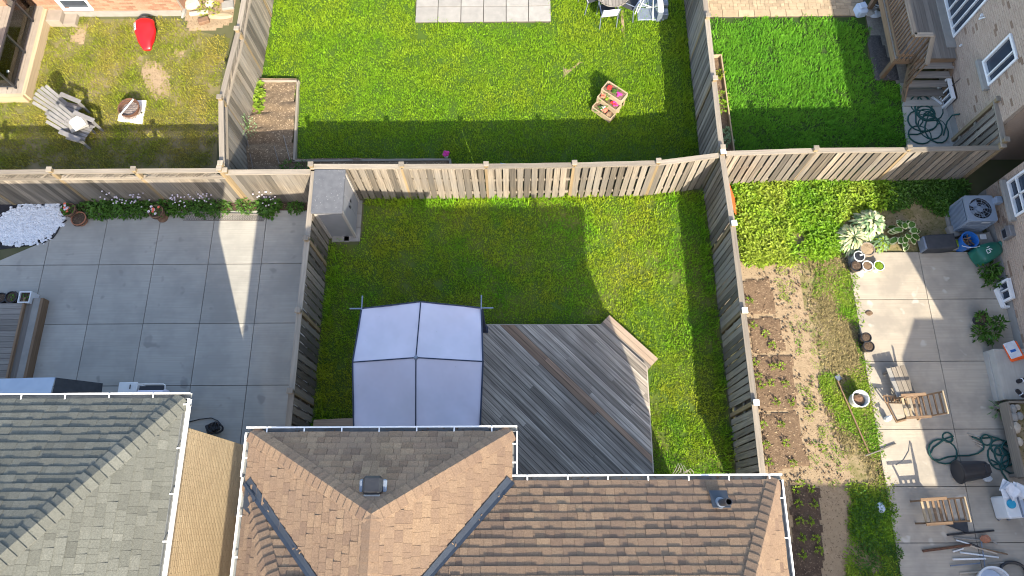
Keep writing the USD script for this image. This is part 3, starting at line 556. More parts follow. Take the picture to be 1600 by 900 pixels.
# vents on the roof
def at_plane(px, py, p, g):
    d = _ray(px, py); return EYE+d*((p[2]-g[0]*p[0]-g[1]*p[1]-H)/(d[2]-g[0]*d[0]-g[1]*d[1]))
def vent_hood(px, py):
    c = at_plane(px, py, (0, YN, ZE), (0, -NT)); mb = MB(); R = A([[1, 0, 0], [0, math.cos(-.757), -math.sin(-.757)], [0, math.sin(-.757), math.cos(-.757)]])
    mb.box(c-A([0, .0, .02]), (.40, .40, .02), R=R); v = put(r.roof, 'vent_hood', mb, 'black_plastic', label='black square roof vent')
    mb = MB(); mb.box(c+A([0, .03, .10]), (.29, .27, .13), ch=.04); put(h, 'vent_cap', mb, 'black_plastic', label='black cap of the square roof vent')
    mb = MB(); mb.box(c+A([0, -.13, .10]), (.27, .06, .07), ch=.02); put(h, 'vent_louver', mb, 'concrete')
    for sx in (-.17, .17): mb = MB(); mb.box(c+A([sx, .02, .05]), (.07, .2, .05), ch=.02); put(h, 'vent_flange', mb, 'steel_grey')
vent_hood(584, 762)
c = at_plane(1124, 786, (0, YE, ZE), (0, -TN))+A([0, 0, .12]); mb = MB(); mb.lathe([(.055, -.2), (.055, .42), (.043, .42), (.043, -.1), (0, -.1)], c, 18); put(h, 'vent_pipe', mb, 'black_plastic', label='black plastic vent pipe')
mb = MB(); mb.lathe([(.10, -.12), (.065, .02), (.0, .02)], c, 18); put(h, 'pipe_boot', mb, 'steel_grey')
mb = MB(); Rn = A([[1, 0, 0], [0, math.cos(-.495), -math.sin(-.495)], [0, math.sin(-.495), math.cos(-.495)]]); mb.box(c+A([0, .06, -.075]), (.28, .30, .012), R=Rn); put(h, 'pipe_flashing', mb, 'flashing')

# the left house: grey-green hip roof, gold brick wall
h2 = thing('left_house', 'house with a grey-green shingled hip roof and a sunlit gold brick side wall', 'house', (-9, -3, 0))
ZL = 5.95; p = at(298, 613, ZL); LE, LW, TN2, TE2 = (p[0]-.10, p[1]-.10), (-15.5, p[1]-.10), .54, .80; zr2 = ZL+4.4*TN2; R1, R2 = (LE[0]-(zr2-ZL)/TE2, LE[1]-4.4), (-15.5+(zr2-ZL)/TE2, LE[1]-4.4); L3, L4 = (LE[0], LE[1]-8.8), (-15.5, LE[1]-8.8)
r2 = Roof(h2, [LE, L3, L4, LW], [([LE, R1, R2, LW], (*LE, ZL), (0, -TN2), 1), ([LE, L3, R1], (*LE, ZL), (-TE2, 0), 1), ([L3, L4, R2, R1], (*L3, ZL), (0, TN2), 0), ([LW, R2, L4], (*LW, ZL), (TE2, 0), 0)], 'shingle_grey', label='grey-green shingle roof', ze=ZL)
r2.caps(z3(LE, ZL), z3(R1, zr2), side((1, 0), TE2), side((0, 1), TN2), w=.16)
gutter(h2, LW, LE, (0, 1), z=ZL, start=.2, hang=.72, eb=.09); gutter(h2, L3, LE, (1, 0), z=ZL, start=.3, hang=.7)
w = MB(); w.prism([(-15, -6.1), (-6.12, -6.1), (-6.12, 1.78), (-15, 1.78)], 0, ZL-.17); put(h2, 'wall', w, 'brick_gold')
brick_wall(h2, (-6.0, -3.2), (-6.0, 1.80), .05, ZL-.17, ('brick_gold', 'mortar_gold'), bl=.21, bh=.075, core=.11, relief=.4)

# the right-hand house: buff brick wall beside the garden patio
h3 = thing('brick_house', 'buff brick house beside the garden patio with the cooling unit', 'house', (14, 4, 0))
W3 = 12.50; yb = (5.95, 5.44)
brick_wall(h3, (W3, 8.55), (W3, 0.0), .30, 3.1, ('brick_buff', 'mortar'), holes=[(8.55-8.34, 8.55-7.36, 1.13, 2.25)])
w = MB(); w.box((W3+.01, 4.275, .15), (.06, 8.55, .30)); put(h3, 'foundation', w, 'concrete_pale')
w = MB(); w.prism([(W3+.12, 0), (19, 0), (19, 8.55), (W3+.12, 8.55)], 0, ZE-.17); put(h3, 'wall', w, 'brick_buff'); w = MB(); w.box((W3+.06, 4.275, 4.26), (.12, 8.55, 2.32)); put(h3, 'upper_wall', w, 'brick_buff')
window(h3, W3, 7.36, 8.34, 1.13, 2.25, bars=(('v', 7.86), ('h', 1.45)), label='white framed window split by a bar'); window(h3, W3-.10, 5.44, 5.98, .07, .50, name='basement_window', bars=(('v', 5.72),), sill=False, label='low basement window with a white frame')
mb = MB(); mb.box((W3-.06, 7.08, .80), (.13, .30, .34), ch=.01); mb.box((W3-.16, 7.08, .93), (.09, .28, .02)); v = put(h3, 'wall_vent', mb, 'grey_plastic'); mb = MB(); mb.box((W3-.13, 7.08, .79), (.02, .2, .2)); put(v, 'flap', mb, 'black_plastic')
def far_roof(house, out, ridge_in, t, mt='shingle_grey', tri=None):
    P = Polygon(out); mb = MB(); c = A(P.centroid.coords[0]); n = len(out); z = ZE+t*ridge_in
    inner = [tuple(A(q)+(c-A(q))*min(1, ridge_in*1.35/np.linalg.norm(c-A(q)))) for q in out]
    V = [(*q, ZE) for q in out]+[(*q, z) for q in inner]; F = [f for i in range(n) for f in ([i, (i+1) % n, n+(i+1) % n], [i, n+(i+1) % n, n+i])]
    v, f = trimesh.creation.triangulate_polygon(Polygon(inner)); mb.add(V, F); mb.add([(*p, z) for p in v], f); rr = put(house, 'roof', mb, mt)
    mb = MB(); mb.prism(P, ZE-.16, ZE-.01); put(house, 'soffit', mb, 'vinyl_white'); return rr
far_roof(h3, [(11.98, .42-.5), (19.4, .42-.5), (19.4, 8.95), (11.85, 8.95)], 2.0, .55)
h4 = thing('far_house', 'house standing just outside the picture beyond the garden patio', 'house', (14, -6, 0))
w = MB(); w.prism([(12.6, -2.75), (19, -2.75), (19, -12), (6.2, -12), (6.2, -7.05), (12.6, -7.05)], 0, ZE-.17); put(h4, 'wall', w, 'brick_buff')
far_roof(h4, [(12.55, -2.3), (19.4, -2.3), (19.4, -6.6), (12.35, -6.6), (12.05, -3.3)], 1.2, .3); far_roof(h4, [(5.8, -6.62), (19.4, -6.62), (19.4, -12.4), (5.8, -12.4)], 1.6, .5)

# the upper right house: buff brick wall with a raised deck
h5 = thing('brick_house', 'buff brick house with a patio door onto a raised wooden deck', 'house', (14, 13, 0))
W5 = 12.16
brick_wall(h5, (W5, 18.5), (W5, 9.6), .28, 4.3, ('brick_buff', 'mortar'), holes=[(18.5-14.7, 18.5-12.85, .98, 3.05), (18.5-11.5, 18.5-10.73, 1.77, 2.92), (18.5-11.9, 18.5-11.2, .28, .56)])
w = MB(); w.box((W5+.012, 14.05, .14), (.06, 8.9, .28)); put(h5, 'foundation', w, 'concrete_pale'); w = MB(); w.prism([(W5+.12, 9.6), (19, 9.6), (19, 18.5), (W5+.12, 18.5)], 0, ZE-.17); put(h5, 'wall', w, 'brick_buff'); w = MB(); w.box((W5+.06, 14.05, 4.86), (.12, 8.9, 1.12)); put(h5, 'upper_wall', w, 'brick_buff')
window(h5, W5, 10.74, 11.49, 1.78, 2.9, bars=(('v', 11.02),), label='tall white framed window with a dark and a pale pane')
window(h5, W5-.10, 11.2, 11.9, .0, .55, name='basement_window', bars=(('v', 11.42), ('v', 11.6)), sill=False, label='low basement window beside the coiled hose')
dn = window(h5, W5, 12.86, 14.68, .96, 3.02, name='patio_door', bars=(('v', 13.75), ('v', 13.45), ('v', 13.15)), sill=False, label='dark glazed patio door with white frame'); mb = MB(); mb.box((W5-.12, 13.7, .93), (.28, 2.3, .10), ch=.01); put(dn, 'threshold', mb, 'concrete_pale')
far_roof(h5, [(11.7, 9.2), (19.4, 9.2), (19.4, 18.9), (11.7, 18.9)], 2.0, .55)
mb = MB(); mb.tube([at_x(1534, 24, W5-.03), at_x(1530, 30, W5-.10), at_x(1539, 27, W5-.06)], .02, 8); mb.lathe([(.05, 0), (.05, .02), (0, .02)], at_x(1534, 24, W5-.04), 12); put(h5, 'outdoor_tap', mb, 'white_plastic')
mb = MB(); mb.lathe([(.03, -.03), (.03, .03), (0, .03)], at_x(1501, 71, W5-.03), 12); put(h5, 'wall_fitting', mb, 'white_plastic')

# the upper left house: pink brick wall on a white footing
h6 = thing('brick_house', 'pink brick house at the top edge of the dry lawn', 'house', (-11.5, 17, 0))
yW = 14.66; w = MB(); w.box((-11.9, yW+.01, .10), (4.0, .10, .22)); put(h6, 'foundation', w, 'concrete_pale')
brick_wall(h6, (-13.9, yW), (-9.86, yW), .20, 2.6, ('brick_pink', 'mortar'), holes=[(.55, 1.45, .28, .75)], n_parts=250)
w = MB(); w.prism([(-18, yW+.12), (-9.86, yW+.12), (-9.86, 22), (-18, 22)], 0, ZE); put(h6, 'wall', w, 'brick_pink'); far_roof(h6, [(-18.4, yW-.4+.3), (-9.5, yW-.4+.3), (-9.5, 22), (-18.4, 22)], 2.5, .6)
f = MB(); 
for xx in (-13.32, -12.48): f.box((xx, yW-.0, .51), (.06, .09, .47))
for zz in (.305, .725): f.box((-12.9, yW-.0, zz), (.80, .088, .055))
fw = put(h6, 'basement_window', f, 'vinyl_white'); f = MB(); f.box((-12.9, yW+.03, .51), (.78, .012, .38)); put(fw, 'pane', f, 'dark_glass')

# ---------------------------------------------------------------- middle yard: deck, step, gazebo, shed
def strips(P, ang, w, gap, z0, z1, pick, parent, name='board', split=0.0):
    """separate boards laid at an angle over a polygon"""
    e = A([math.cos(ang), math.sin(ang)]); n_ = A([-e[1], e[0]]); c = A(P.exterior.coords); q = c @ n_; k = q.min()
    lo, hi = (c @ e).min(), (c @ e).max()
    while k < q.max():
        cuts = [lo-.1]+([lo+(hi-lo)*rnd(.3, .7)] if split and rng.uniform() < split else [])+[hi+.1]
        for i in range(len(cuts)-1):
            r_ = Polygon([e*cuts[i]+n_*k, e*(cuts[i+1]-.004)+n_*k, e*(cuts[i+1]-.004)+n_*(k+w-gap), e*cuts[i]+n_*(k+w-gap)]).intersection(P)
            for g_ in (r_.geoms if hasattr(r_, 'geoms') else [r_]):
                if g_.is_empty or g_.geom_type != 'Polygon' or g_.area < .004: continue
                mb = MB(); dz = rnd(-.003, .003); mb.prism(g_, z0+dz, z1+dz, rot=ang); put(parent, name, mb, pick(g_))
        k += w
dk = thing('wooden_deck', 'weathered diagonal-board deck with a cut corner behind the brown house', 'deck', (0, 2.5, 0))
PD = Polygon([tuple(q) for q in deck_poly]); bl_ = [at(805, 520, .36)[:2], at(942, 646, .36)[:2]]; b2_ = [at(905, 575, .36)[:2], at(1010, 680, .36)[:2]]
from shapely.geometry import LineString
brn = LineString(bl_); brn2 = LineString(b2_)
strips(PD.buffer(-.012), -math.pi/4, .127, .010, .325, .36, lambda g_: 'deck_brown' if (g_.centroid.distance(brn) < .07 or (g_.distance(brn) < .02 and g_.length < 7 and rng.uniform() < .5)) else 'deck_wood', dk, split=.55)
mb = MB(); mb.prism(PD.buffer(-.05), .05, .30); put(dk, 'joist_frame', mb, 'roof_felt')
ex = list(PD.exterior.coords)
for i in range(4):
    mb = MB(); mb.beam([*ex[i], .22], [*ex[i+1], .22], .03, .255); put(dk, 'rim_board', mb, 'deck_wood')
d2, d3 = A(ex[1]), A(ex[2]); e_ = unit(d3-d2); n_ = A([-e_[1], e_[0]]); n_ = n_ if n_.sum() > 0 else -n_
for k in range(3):
    mb = MB(); o = n_*(.075+.128*k); mb.beam([*(d2+o-e_*.02), .185], [*(d3+o+e_*.06), .185], .12, .03); put(dk, 'step_board', mb, 'deck_wood' if k == 0 else 'step_wood')
mb = MB(); mb.beam([*(d2+n_*.37), .10], [*(d3+n_*.37), .10], .025, .14); mb.beam([*(d3+n_*.02), .10], [*(d3+n_*.36), .10], .025, .14); put(dk, 'step_riser', mb, 'step_wood')
gx0, gx1, gy0, gy1 = -3.48, -.79, 2.08, 4.74; hub = A([-2.12, 3.45, 2.86])
gz = thing('gazebo', 'square gazebo with a pale fabric canopy and dark blue seams on the deck', 'gazebo', (gx0, gy0, .36))
cz, mz = 2.2, 2.46
def quad(c, m1, m2):
    mb = MB(); N = 20; V = []
    for i in range(N+1):
        for j in range(N+1):
            u, v = i/N, j/N; p = hub*(1-u)*(1-v)+m1*u*(1-v)+m2*(1-u)*v+c*u*v; p = p.copy(); p[2] -= .11*math.sin(math.pi*u)*math.sin(math.pi*v)+.016*math.sin(9*u+c[0])*math.sin(8*v)*u*v+.010*abs(math.sin(6*(u-v)+c[1]))*(1-abs(u-v))*(u+v)*.5; V.append(p)
    V = A(V); F = [[i*(N+1)+j, (i+1)*(N+1)+j, (i+1)*(N+1)+j+1, i*(N+1)+j+1] for i in range(N) for j in range(N)]
    W = np.vstack([V, V-A([0, 0, .012])]); K = len(V); mb.add(W, F+[[K+f[3], K+f[2], K+f[1], K+f[0]] for f in F]); return mb
mx, my = hub[0], hub[1]; mids = {'n': A([mx, gy1+.07, mz]), 's': A([mx, gy0-.07, mz]), 'e': A([gx1+.06, my, mz]), 'w': A([gx0-.06, my, mz])}
for c, a_, b_ in (((gx0, gy1), 'w', 'n'), ((gx1, gy1), 'e', 'n'), ((gx0, gy0), 'w', 's'), ((gx1, gy0), 'e', 's')):
    put(gz, 'canopy_panel', quad(A([*c, cz]), mids[a_], mids[b_]), 'canopy', smooth=True)
for k_, m_ in mids.items():
    mb = MB(); mb.beam(hub+A([0, 0, .008]), m_+A([0, 0, .008]), .026, .012); put(gz, 'seam', mb, 'canopy_trim')
for a_, m_, b_ in (((gx0, gy1), 'n', (gx1, gy1)), ((gx0, gy0), 's', (gx1, gy0)), ((gx0, gy0), 'w', (gx0, gy1)), ((gx1, gy0), 'e', (gx1, gy1))):
    for q in (a_, b_):
        mb = MB(); mb.beam(A([*q, cz-.05]), mids[m_]-A([0, 0, .05]), .03, .13); put(gz, 'edge_band', mb, 'canopy_trim')
for sx, sy in ((0, 0), (1, 0), (0, 1), (1, 1)):
    x, y = (gx0, gx1)[sx], (gy0, gy1)[sy]; mb = MB(); mb.box((x, y, (cz+.36)/2-.03), (.07, .07, cz-.42), ch=.008); p = put(gz, 'post', mb, 'canopy_trim')
    mb = MB(); mb.box((x, y, .375), (.16, .16, .03)); mb.box((x, y, .52), (.11, .11, .28)); put(p, 'foot', mb, 'canopy_trim')
    ox, oy = (-1, 1)[sx], (-1, 1)[sy]
    mb = MB(); mb.beam((x-ox*.05, y, cz), (x+ox*.27, y, cz), .028, .028); put(gz, 'corner_rod', mb, 'steel_grey'); mb = MB(); mb.beam((x, y-oy*.05, cz+.01), (x, y+oy*.30, cz+.01), .028, .028); put(gz, 'corner_rod', mb, 'steel_grey')
mb = MB(); mb.lathe([(.0, .06), (.03, .05), (.045, .02), (.05, .0)], hub, 12); put(gz, 'hub_cap', mb, 'steel_grey')
sh = thing('storage_shed', 'small grey plastic storage shed in the fence corner', 'shed', (-4.6, 7.9, 0))
SX0, SX1, SY0, SY1 = -4.93, -4.26, 7.40, 8.46
mb = MB(); mb.box(((SX0+SX1)/2, (SY0+SY1)/2, .86), (SX1-SX0-.04, SY1-SY0-.04, 1.62)); put(sh, 'body', mb, 'shed_wall')
mb = MB(); mb.add([(SX0-.05, SY0-.09, 1.70), (SX1+.04, SY0-.09, 1.68), (SX1+.04, SY1+.03, 1.70), (SX0-.05, SY1+.03, 1.72), (SX0-.05, SY0-.09, 1.75), (SX1+.04, SY0-.09, 1.73), (SX1+.04, SY1+.03, 1.75), (SX0-.05, SY1+.03, 1.77)], [[0, 3, 2, 1], [4, 5, 6, 7], [0, 1, 5, 4], [1, 2, 6, 5], [2, 3, 7, 6], [3, 0, 4, 7]]); put(sh, 'roof', mb, 'shed_roof')
for y0_, y1_ in ((SY0+.05, (SY0+SY1)/2-.006), ((SY0+SY1)/2+.006, SY1-.05)):
    mb = MB(); mb.box((SX1-.005, (y0_+y1_)/2, .86), (.03, y1_-y0_, 1.52), ch=.008); d_ = put(sh, 'door', mb, 'shed_wall'); mb = MB(); mb.box((SX1+.02, y1_-.08 if y0_ < 7.8 else y0_+.08, .95), (.03, .04, .09)); put(d_, 'handle', mb, 'black_plastic')
for x, y in ((SX0, SY0), (SX1, SY0), (SX1, SY1), (SX0, SY1)): mb = MB(); mb.box((x, y, .86), (.06, .06, 1.66)); put(sh, 'corner_trim', mb, 'shed_trim')
mb = MB(); mb.box(((SX0+SX1)/2, SY0+.01, 1.58), (SX1-SX0, .04, .14)); put(sh, 'fascia', mb, 'shed_trim')
n = thing('shed_pad', 'row of concrete pavers the grey shed stands on', 'paving', (-4.3, 7.3, 0), kind='structure')
for i, y in enumerate(np.arange(7.28, 8.35, .4)): mb = MB(); mb.box((-4.36, y+.2, .02), (.42, .39, .05), ch=.006); put(n, 'paver', mb, 'concrete_pale')
mb = MB(); mb.box((-4.66, 7.42, .02), (.46, .3, .05), ch=.006); put(n, 'paver', mb, 'concrete_pale'); mb = MB(); mb.box((-4.65, 7.95, .018), (.44, 1.0, .04)); put(n, 'paver', mb, 'concrete_pale')
mb = MB(); mb.prism(gpoly([(490, 656), (553, 653), (553, 690), (488, 690)], .34), .24, .34); q_ = thing('landing', 'plain board landing between the side fence and the gazebo', 'landing', at(520, 658)); put(q_, 'top_board', mb, 'step_wood')
for px_ in (494, 545): mb = MB(); p = at(px_, 660, .2); mb.box((p[0], p[1]-.3, .12), (.1, .1, .23)); put(q_, 'leg', mb, 'grey_wood')
mb = MB()
for k in range(5):
    a = at(1050+k*4, 742, .0); b = at(1064+k*5, 742, 0); m_ = (a+b)/2+A([0, rnd(.0, .25), rnd(.12, .35)]); mb.tube([a, a*.6+m_*.4+A([0, 0, .12]), m_, b*.6+m_*.4+A([0, 0, .1]), b], .008, 5)
solo('wire_hoops', 'tangle of bent wire hoops on the grass at the gutter', 'garden wire', mb, 'wire')
q_ = thing('side_gate', 'narrow board gate between the two houses', 'gate', (-5.2, .0, 0))
mb = MB(); mb.beam((-5.98, .35, 1.75), (-4.1, .35, 1.75), .09, .05); put(q_, 'top_rail', mb, 'fence_pale')
for k in range(12): mb = MB(); mb.box((-5.9+k*.158, .37, .85), (.14, .02, 1.65)); put(q_, 'board', mb, 'fence_wood')

# ---------------------------------------------------------------- pots, plants and other small makers
def pot(name, label, px, py, r, h, material, fill='soil_dark', group=None, plant=None, zbase=0.0, sq=False, cat='plant pot', lip=.012, flowers=None, foot=False):
    c = at(px, py, zbase+h); c[2] = zbase; n = thing(name, label, cat, c, group=group); mb = MB()
    if sq:
        for dx, dy, w, d in ((0, r, 2*r+.03, .03), (0, -r, 2*r+.03, .03), (r, 0, .03, 2*r-.03), (-r, 0, .03, 2*r-.03)): mb.box(c+A([dx, dy, h/2]), (w, d, h))
        mb.box(c+A([0, 0, .02]), (2*r, 2*r, .03)); put(n, 'pot', mb, material); mb = MB(); mb.box(c+A([0, 0, h-.06]), (2*r-.032, 2*r-.032, .03))
    else:
        base = [(.0, 0), (r*.72, 0)] if not foot else [(0, 0), (r*.75, 0), (r*.75, h*.12), (r*.35, h*.2), (r*.35, h*.38), (r*.8, h*.55)]
        mb.lathe(base+[(r*.93, h*.85), (r, h*.86), (r, h), (r-lip*1.6, h), (r*.86, h*.6), (0, h*.6)], c, 20); put(n, 'pot', mb, material); mb = MB(); mb.blob(c+A([0, 0, h-.05]), (r*.9, r*.9, .035), .3, 3, 2, seed=int(px))
    put(n, 'soil', mb, fill)
    if plant:
        num, rr, hh, l, m_ = plant; mb = leafy(num, rr, hh, l, l*.5, int(px*7+py)); mb.V = [v+c+A([0, 0, h-.05]) for v in mb.V]; put(n, 'foliage', mb, m_)
    for i, (fm, cnt) in enumerate(flowers or []):
        mb = MB()
        for _ in range(cnt): a = rnd(0, 6.28); q = r*rnd(0, .8); mb.blob(c+A([q*math.cos(a), q*math.sin(a), h+rnd(.02, .12)]), (.03, .03, .018), .4, 3, 1, seed=_)
        tag(put(n, 'flower', mb, fm), kind='stuff')
    return n
def shrub(name, label, c, r, h, num, l, material, group=None, flowers=None, cat='plant', w=None):
    n = thing(name, label, cat, c, group=group); mb = leafy(num, r, h, l, w or l*.45, int(abs(c[0]*91+c[1]*57))); mb.V = [v+c for v in mb.V]; put(n, 'foliage', mb, material)
    mb = MB()
    for k in range(5): a = k*1.3; mb.tube([c, c+A([r*.5*math.cos(a), r*.5*math.sin(a), h*.6])], .006, 4)
    put(n, 'stem', mb, 'dark_leaf')
    if flowers:
        mb = MB()
        for k in range(flowers[1]): a = rnd(0, 6.28); q = r*rnd(0, 1.0); ox = r*math.sin(c[0]*9); mb.blob(c+A([q*math.cos(a)+ox, q*math.sin(a)*.7+.05, h*rnd(.7, 2.0)]), (.018, .018, .014), .4, 3, 1, seed=k)
        tag(put(n, 'flower', mb, flowers[0]), kind='stuff')
    return n

# ---------------------------------------------------------------- left yard
sheet('fabric_bed', 'dark landscape fabric under the white pebbles by the lattice fence', gpoly([(-40, 316), (98, 316), (118, 330), (99, 346), (92, 358), (80, 373), (66, 382), (-40, 395)]), .022, 'landscape_fabric')
pb = Polygon(gpoly([(-40, 352), (8, 340), (24, 330), (44, 322), (58, 326), (62, 334), (74, 322), (92, 322), (97, 336), (95, 350), (76, 371), (62, 376), (-40, 380)])); q = np.random.default_rng(5); pts = []; x0, y0, x1, y1 = pb.bounds
while len(pts) < 2600:
    a, b = q.uniform(x0-.1, x1+.1), q.uniform(y0-.1, y1+.1); d = pb.exterior.distance(Point(a, b))*(1 if pb.contains(Point(a, b)) else -1)
    if d > q.uniform(-.16, .10)*(q.uniform() < .6): pts.append((a, b, .03+q.uniform(0, .02)))
st = []
for k in range(3): mb = MB(); mb.blob((0, 0, 0), (.042, .032, .024), .5, 1.5, 1, seed=k, tone=rnd()); st.append((mb, 'pebble'))
scatter('white_pebbles', 'white decorative pebbles over dark fabric at the patio edge', 'pebbles', st, pts, .6, 1.3)
mb = MB(); mb.tube([at(*p, .05) for p in ((66, 381), (74, 375), (82, 372), (88, 364), (92, 357), (97, 349), (104, 344))], .02, 6); solo('bed_edging', 'black plastic edging curving round the white pebbles', 'garden edging', mb, 'black_plastic')
pot('planter', 'round dark planter with pink flowers at the corner of the white pebbles', 106, 327, .19, .34, 'clay_brown', plant=(50, .15, .12, .10, 'dark_leaf'), flowers=[('petal_salmon', 5), ('petal_white', 5)])
pot('planter', 'round empty planter with a reddish rim in front of the flower planter', 122, 341, .20, .22, 'terracotta')
pot('planter', 'urn-shaped dark planter with flowers in front of the fence shrubs', 243, 330, .19, .45, 'clay_brown', plant=(40, .14, .12, .09, 'dark_leaf'), flowers=[('petal_white', 6), ('petal_salmon', 4)], foot=True)
gl = ['low leafy plant next to the pebble planter, first along the fence', 'leafy green plant with no flowers near the pebble corner', 'broad green clump left of the lilac flowers', 'green clump carrying the first lilac flowers', 'tall clump full of lilac flowers along the lattice fence', 'dark leafy clump just left of the urn planter', 'green clump behind the urn planter', 'clump with pale flowers right of the urn planter', 'wide dark clump midway along the patio fence', 'green clump with lilac flowers left of the sunlit strip', 'bright clump in the sunlit strip, left of the bare gap', 'bright clump in the sunlit strip, right of the bare gap', 'flowering clump left of the shed fence', 'last leafy clump against the side fence by the shed']
for i, x in enumerate((138, 160, 182, 204, 222, 234, 264, 288, 310, 326, 346, 384, 420, 460)):
    c = at(x+rnd(-4, 4), 321+rnd(-2, 4)); c[2] = 0; c[1] = min(c[1], 8.28); rr_ = rnd(.18, .34); shrub('border_plant', gl[i], c, rr_, rnd(.2, .5), int(2600*rr_*rr_)+50, rnd(.08, .14), 'dark_leaf' if i not in (10, 11) else 'dark_leaf', flowers=('petal_white', 22) if i in (3, 4, 7, 9, 12) else None)
sheet('plant_border', 'earth strip along the fence behind the concrete patio', [(-12.2, 8.2), (-5.1, 8.2), (-5.1, 8.45), (-12.2, 8.45)], .03, 'soil_dark', amp=.04, res=.08)
ln = thing('lattice_strip', 'lattice strip lying flat along the upper edge of the concrete patio', 'trellis', at(350, 338)); a, b = at(286, 332, .05), at(424, 336, .05); a2, b2 = at(286, 344, .04), at(412, 345, .04)
mb = MB(); mb.beam(a, b, .03, .03); put(ln, 'rail', mb, 'grey_wood'); mb = MB(); mb.beam(a2, b2, .02, .02); put(ln, 'rail', mb, 'grey_wood'); mb = MB()
for k in range(34): t = k/34; p_ = a*(1-t)+b*t; q_ = a2*(1-t)+b2*t; mb.beam(p_, q_+A([.12, 0, 0]), .012, .006); mb.beam(p_+A([.08, 0, .006]), q_+A([-.03, 0, .006]), .012, .006)
put(ln, 'lattice', mb, 'grey_wood')
ld = thing('low_deck', 'grey plank deck at the left edge of the concrete patio', 'deck', at(10, 520)); X1 = at(26, 520, .3)[0]; Y1 = at(10, 474, .3)[1]
for k in range(20): y = Y1-.07-k*.145; mb = MB(); mb.box((X1-1.1, y, .29), (2.2, .137, .03)); put(ld, 'board', mb, 'grey_wood')
mb = MB(); mb.box((X1-1.1, Y1-1.4, .13), (2.1, 2.7, .26)); put(ld, 'base', mb, 'roof_felt')
for o, w, z, m_ in ((.02, .05, .31, 'brown_wood'), (.12, .16, .22, 'grey_wood'), (.30, .17, .24, 'concrete_pale'), (.43, .07, .25, 'brown_wood')): mb = MB(); mb.box((X1+o, Y1-1.3, z/2+.02), (w, 2.9, z)); put(ld, 'edge_timber', mb, m_)
pot('planter', 'square white planter at the corner of the grey plank deck', 38, 464, .14, .34, 'white_plastic', plant=(14, .06, .08, .08, 'dark_leaf'), sq=True)
pot('planter', 'round black planter beside the square white planter', 17, 464, .16, .30, 'black_plastic', plant=(14, .06, .08, .08, 'dark_leaf'))
pot('planter', 'round black planter at the left picture edge', 1, 465, .14, .28, 'black_plastic')
bc = thing('blue_canopy', 'pale blue fabric canopy showing above the grey-green roof', 'canopy', at(40, 600)); zc = 2.1; p1, p2 = at(-60, 594, zc), at(86, 590, zc); mb = MB()
mb.add([p1, p2, p2+A([.1, -.9, .25]), p1+A([0, -.9, .25]), p2+A([.1, -1.8, 0]), p1+A([0, -1.8, 0])], [[0, 3, 2, 1], [3, 5, 4, 2]]); put(bc, 'fabric', mb, 'tarp_blue')
mb = MB(); mb.beam(p1-A([0, 0, .05]), p2-A([0, 0, .05]), .02, .1); put(bc, 'valance', mb, 'tarp_blue')
mb = MB(); mb.add([p2+A([.02, 0, 0]), p2+A([.55, .05, -.9]), p2+A([.6, -.9, -.9]), p2+A([.12, -.9, .2])], [[0, 1, 2, 3], [3, 2, 1, 0]]); put(bc, 'side_net', mb, 'dark_fabric')
for s_ in (0, 1): mb = MB(); p = p2+A([0, -.02-1.7*s_, 0]); mb.beam((p[0], p[1], 0), (p[0], p[1], zc), .05, .05); put(bc, 'post', mb, 'steel_grey')
c = at(200, 606, .9); wb = thing('utility_box', 'pale blue-white box beside the barbecue behind the left roof', 'cabinet', (*c[:2], 0)); mb = MB(); mb.box((c[0], c[1]-.15, .45), (.42, .55, .88), ch=.02); put(wb, 'body', mb, 'white_plastic'); mb = MB(); mb.box((c[0], c[1]-.15, .905), (.44, .57, .03), ch=.008); put(wb, 'lid', mb, 'white_plastic'); mb = MB(); mb.box((c[0]+.06, c[1]+.02, .93), (.02, .1, .02)); put(wb, 'latch', mb, 'black_plastic')
c = at(235, 610, .95); bb = thing('barbecue', 'barbecue with a pale lid and a curved rail behind the left roof', 'barbecue', (*c[:2], 0)); mb = MB(); mb.box((c[0], c[1]-.2, .78), (.75, .5, .36), ch=.08); put(bb, 'lid', mb, 'canopy'); mb = MB(); mb.box((c[0], c[1]-.2, .42), (.7, .45, .4)); put(bb, 'firebox', mb, 'black_plastic')
p = [c+A([x, y, 0]) for x, y in ((-.34, .02), (-.33, .12), (-.28, .15), (.28, .15), (.33, .12), (.34, .02))]; mb = MB(); mb.tube(p, .014, 6); put(bb, 'handle', mb, 'vinyl_white'); mb = MB(); mb.box((c[0], c[1]+.06, .9), (.58, .10, .03)); put(bb, 'grate', mb, 'black_plastic')
for sx in (-.3, .3): mb = MB(); mb.box((c[0]+sx, c[1]-.2, .12), (.05, .4, .24)); put(bb, 'leg', mb, 'black_plastic')
mb = MB(); mb.box((c[0]+.56, c[1]-.2, .74), (.36, .42, .04), ch=.01); put(bb, 'side_shelf', mb, 'steel_grey')
c = at(340, 672, .1); cr = thing('cable_reel', 'black wire cage with a cable lying between the houses', 'cable reel', (*c[:2], 0)); mb = MB()
for k in range(7): R_ = .20+.02*(k % 2); a = k*.45; mb.tube([c+A([R_*math.cos(t)*math.cos(a), R_*.9*math.sin(t)*.6+.05*math.sin(a), .16+R_*math.cos(t)*math.sin(a)*.6]) for t in np.linspace(0, 6.283, 18)], .012, 5)
put(cr, 'coil', mb, 'black_plastic'); mb = MB(); mb.box(c+A([-.1, .05, .06]), (.3, .22, .14), rz=.4, ch=.02); put(cr, 'box', mb, 'black_plastic'); mb = MB(); mb.tube([at(*p, .05) for p in ((296, 659), (312, 655), (330, 653), (340, 657), (346, 664))], .012, 5); put(cr, 'cable', mb, 'black_plastic')

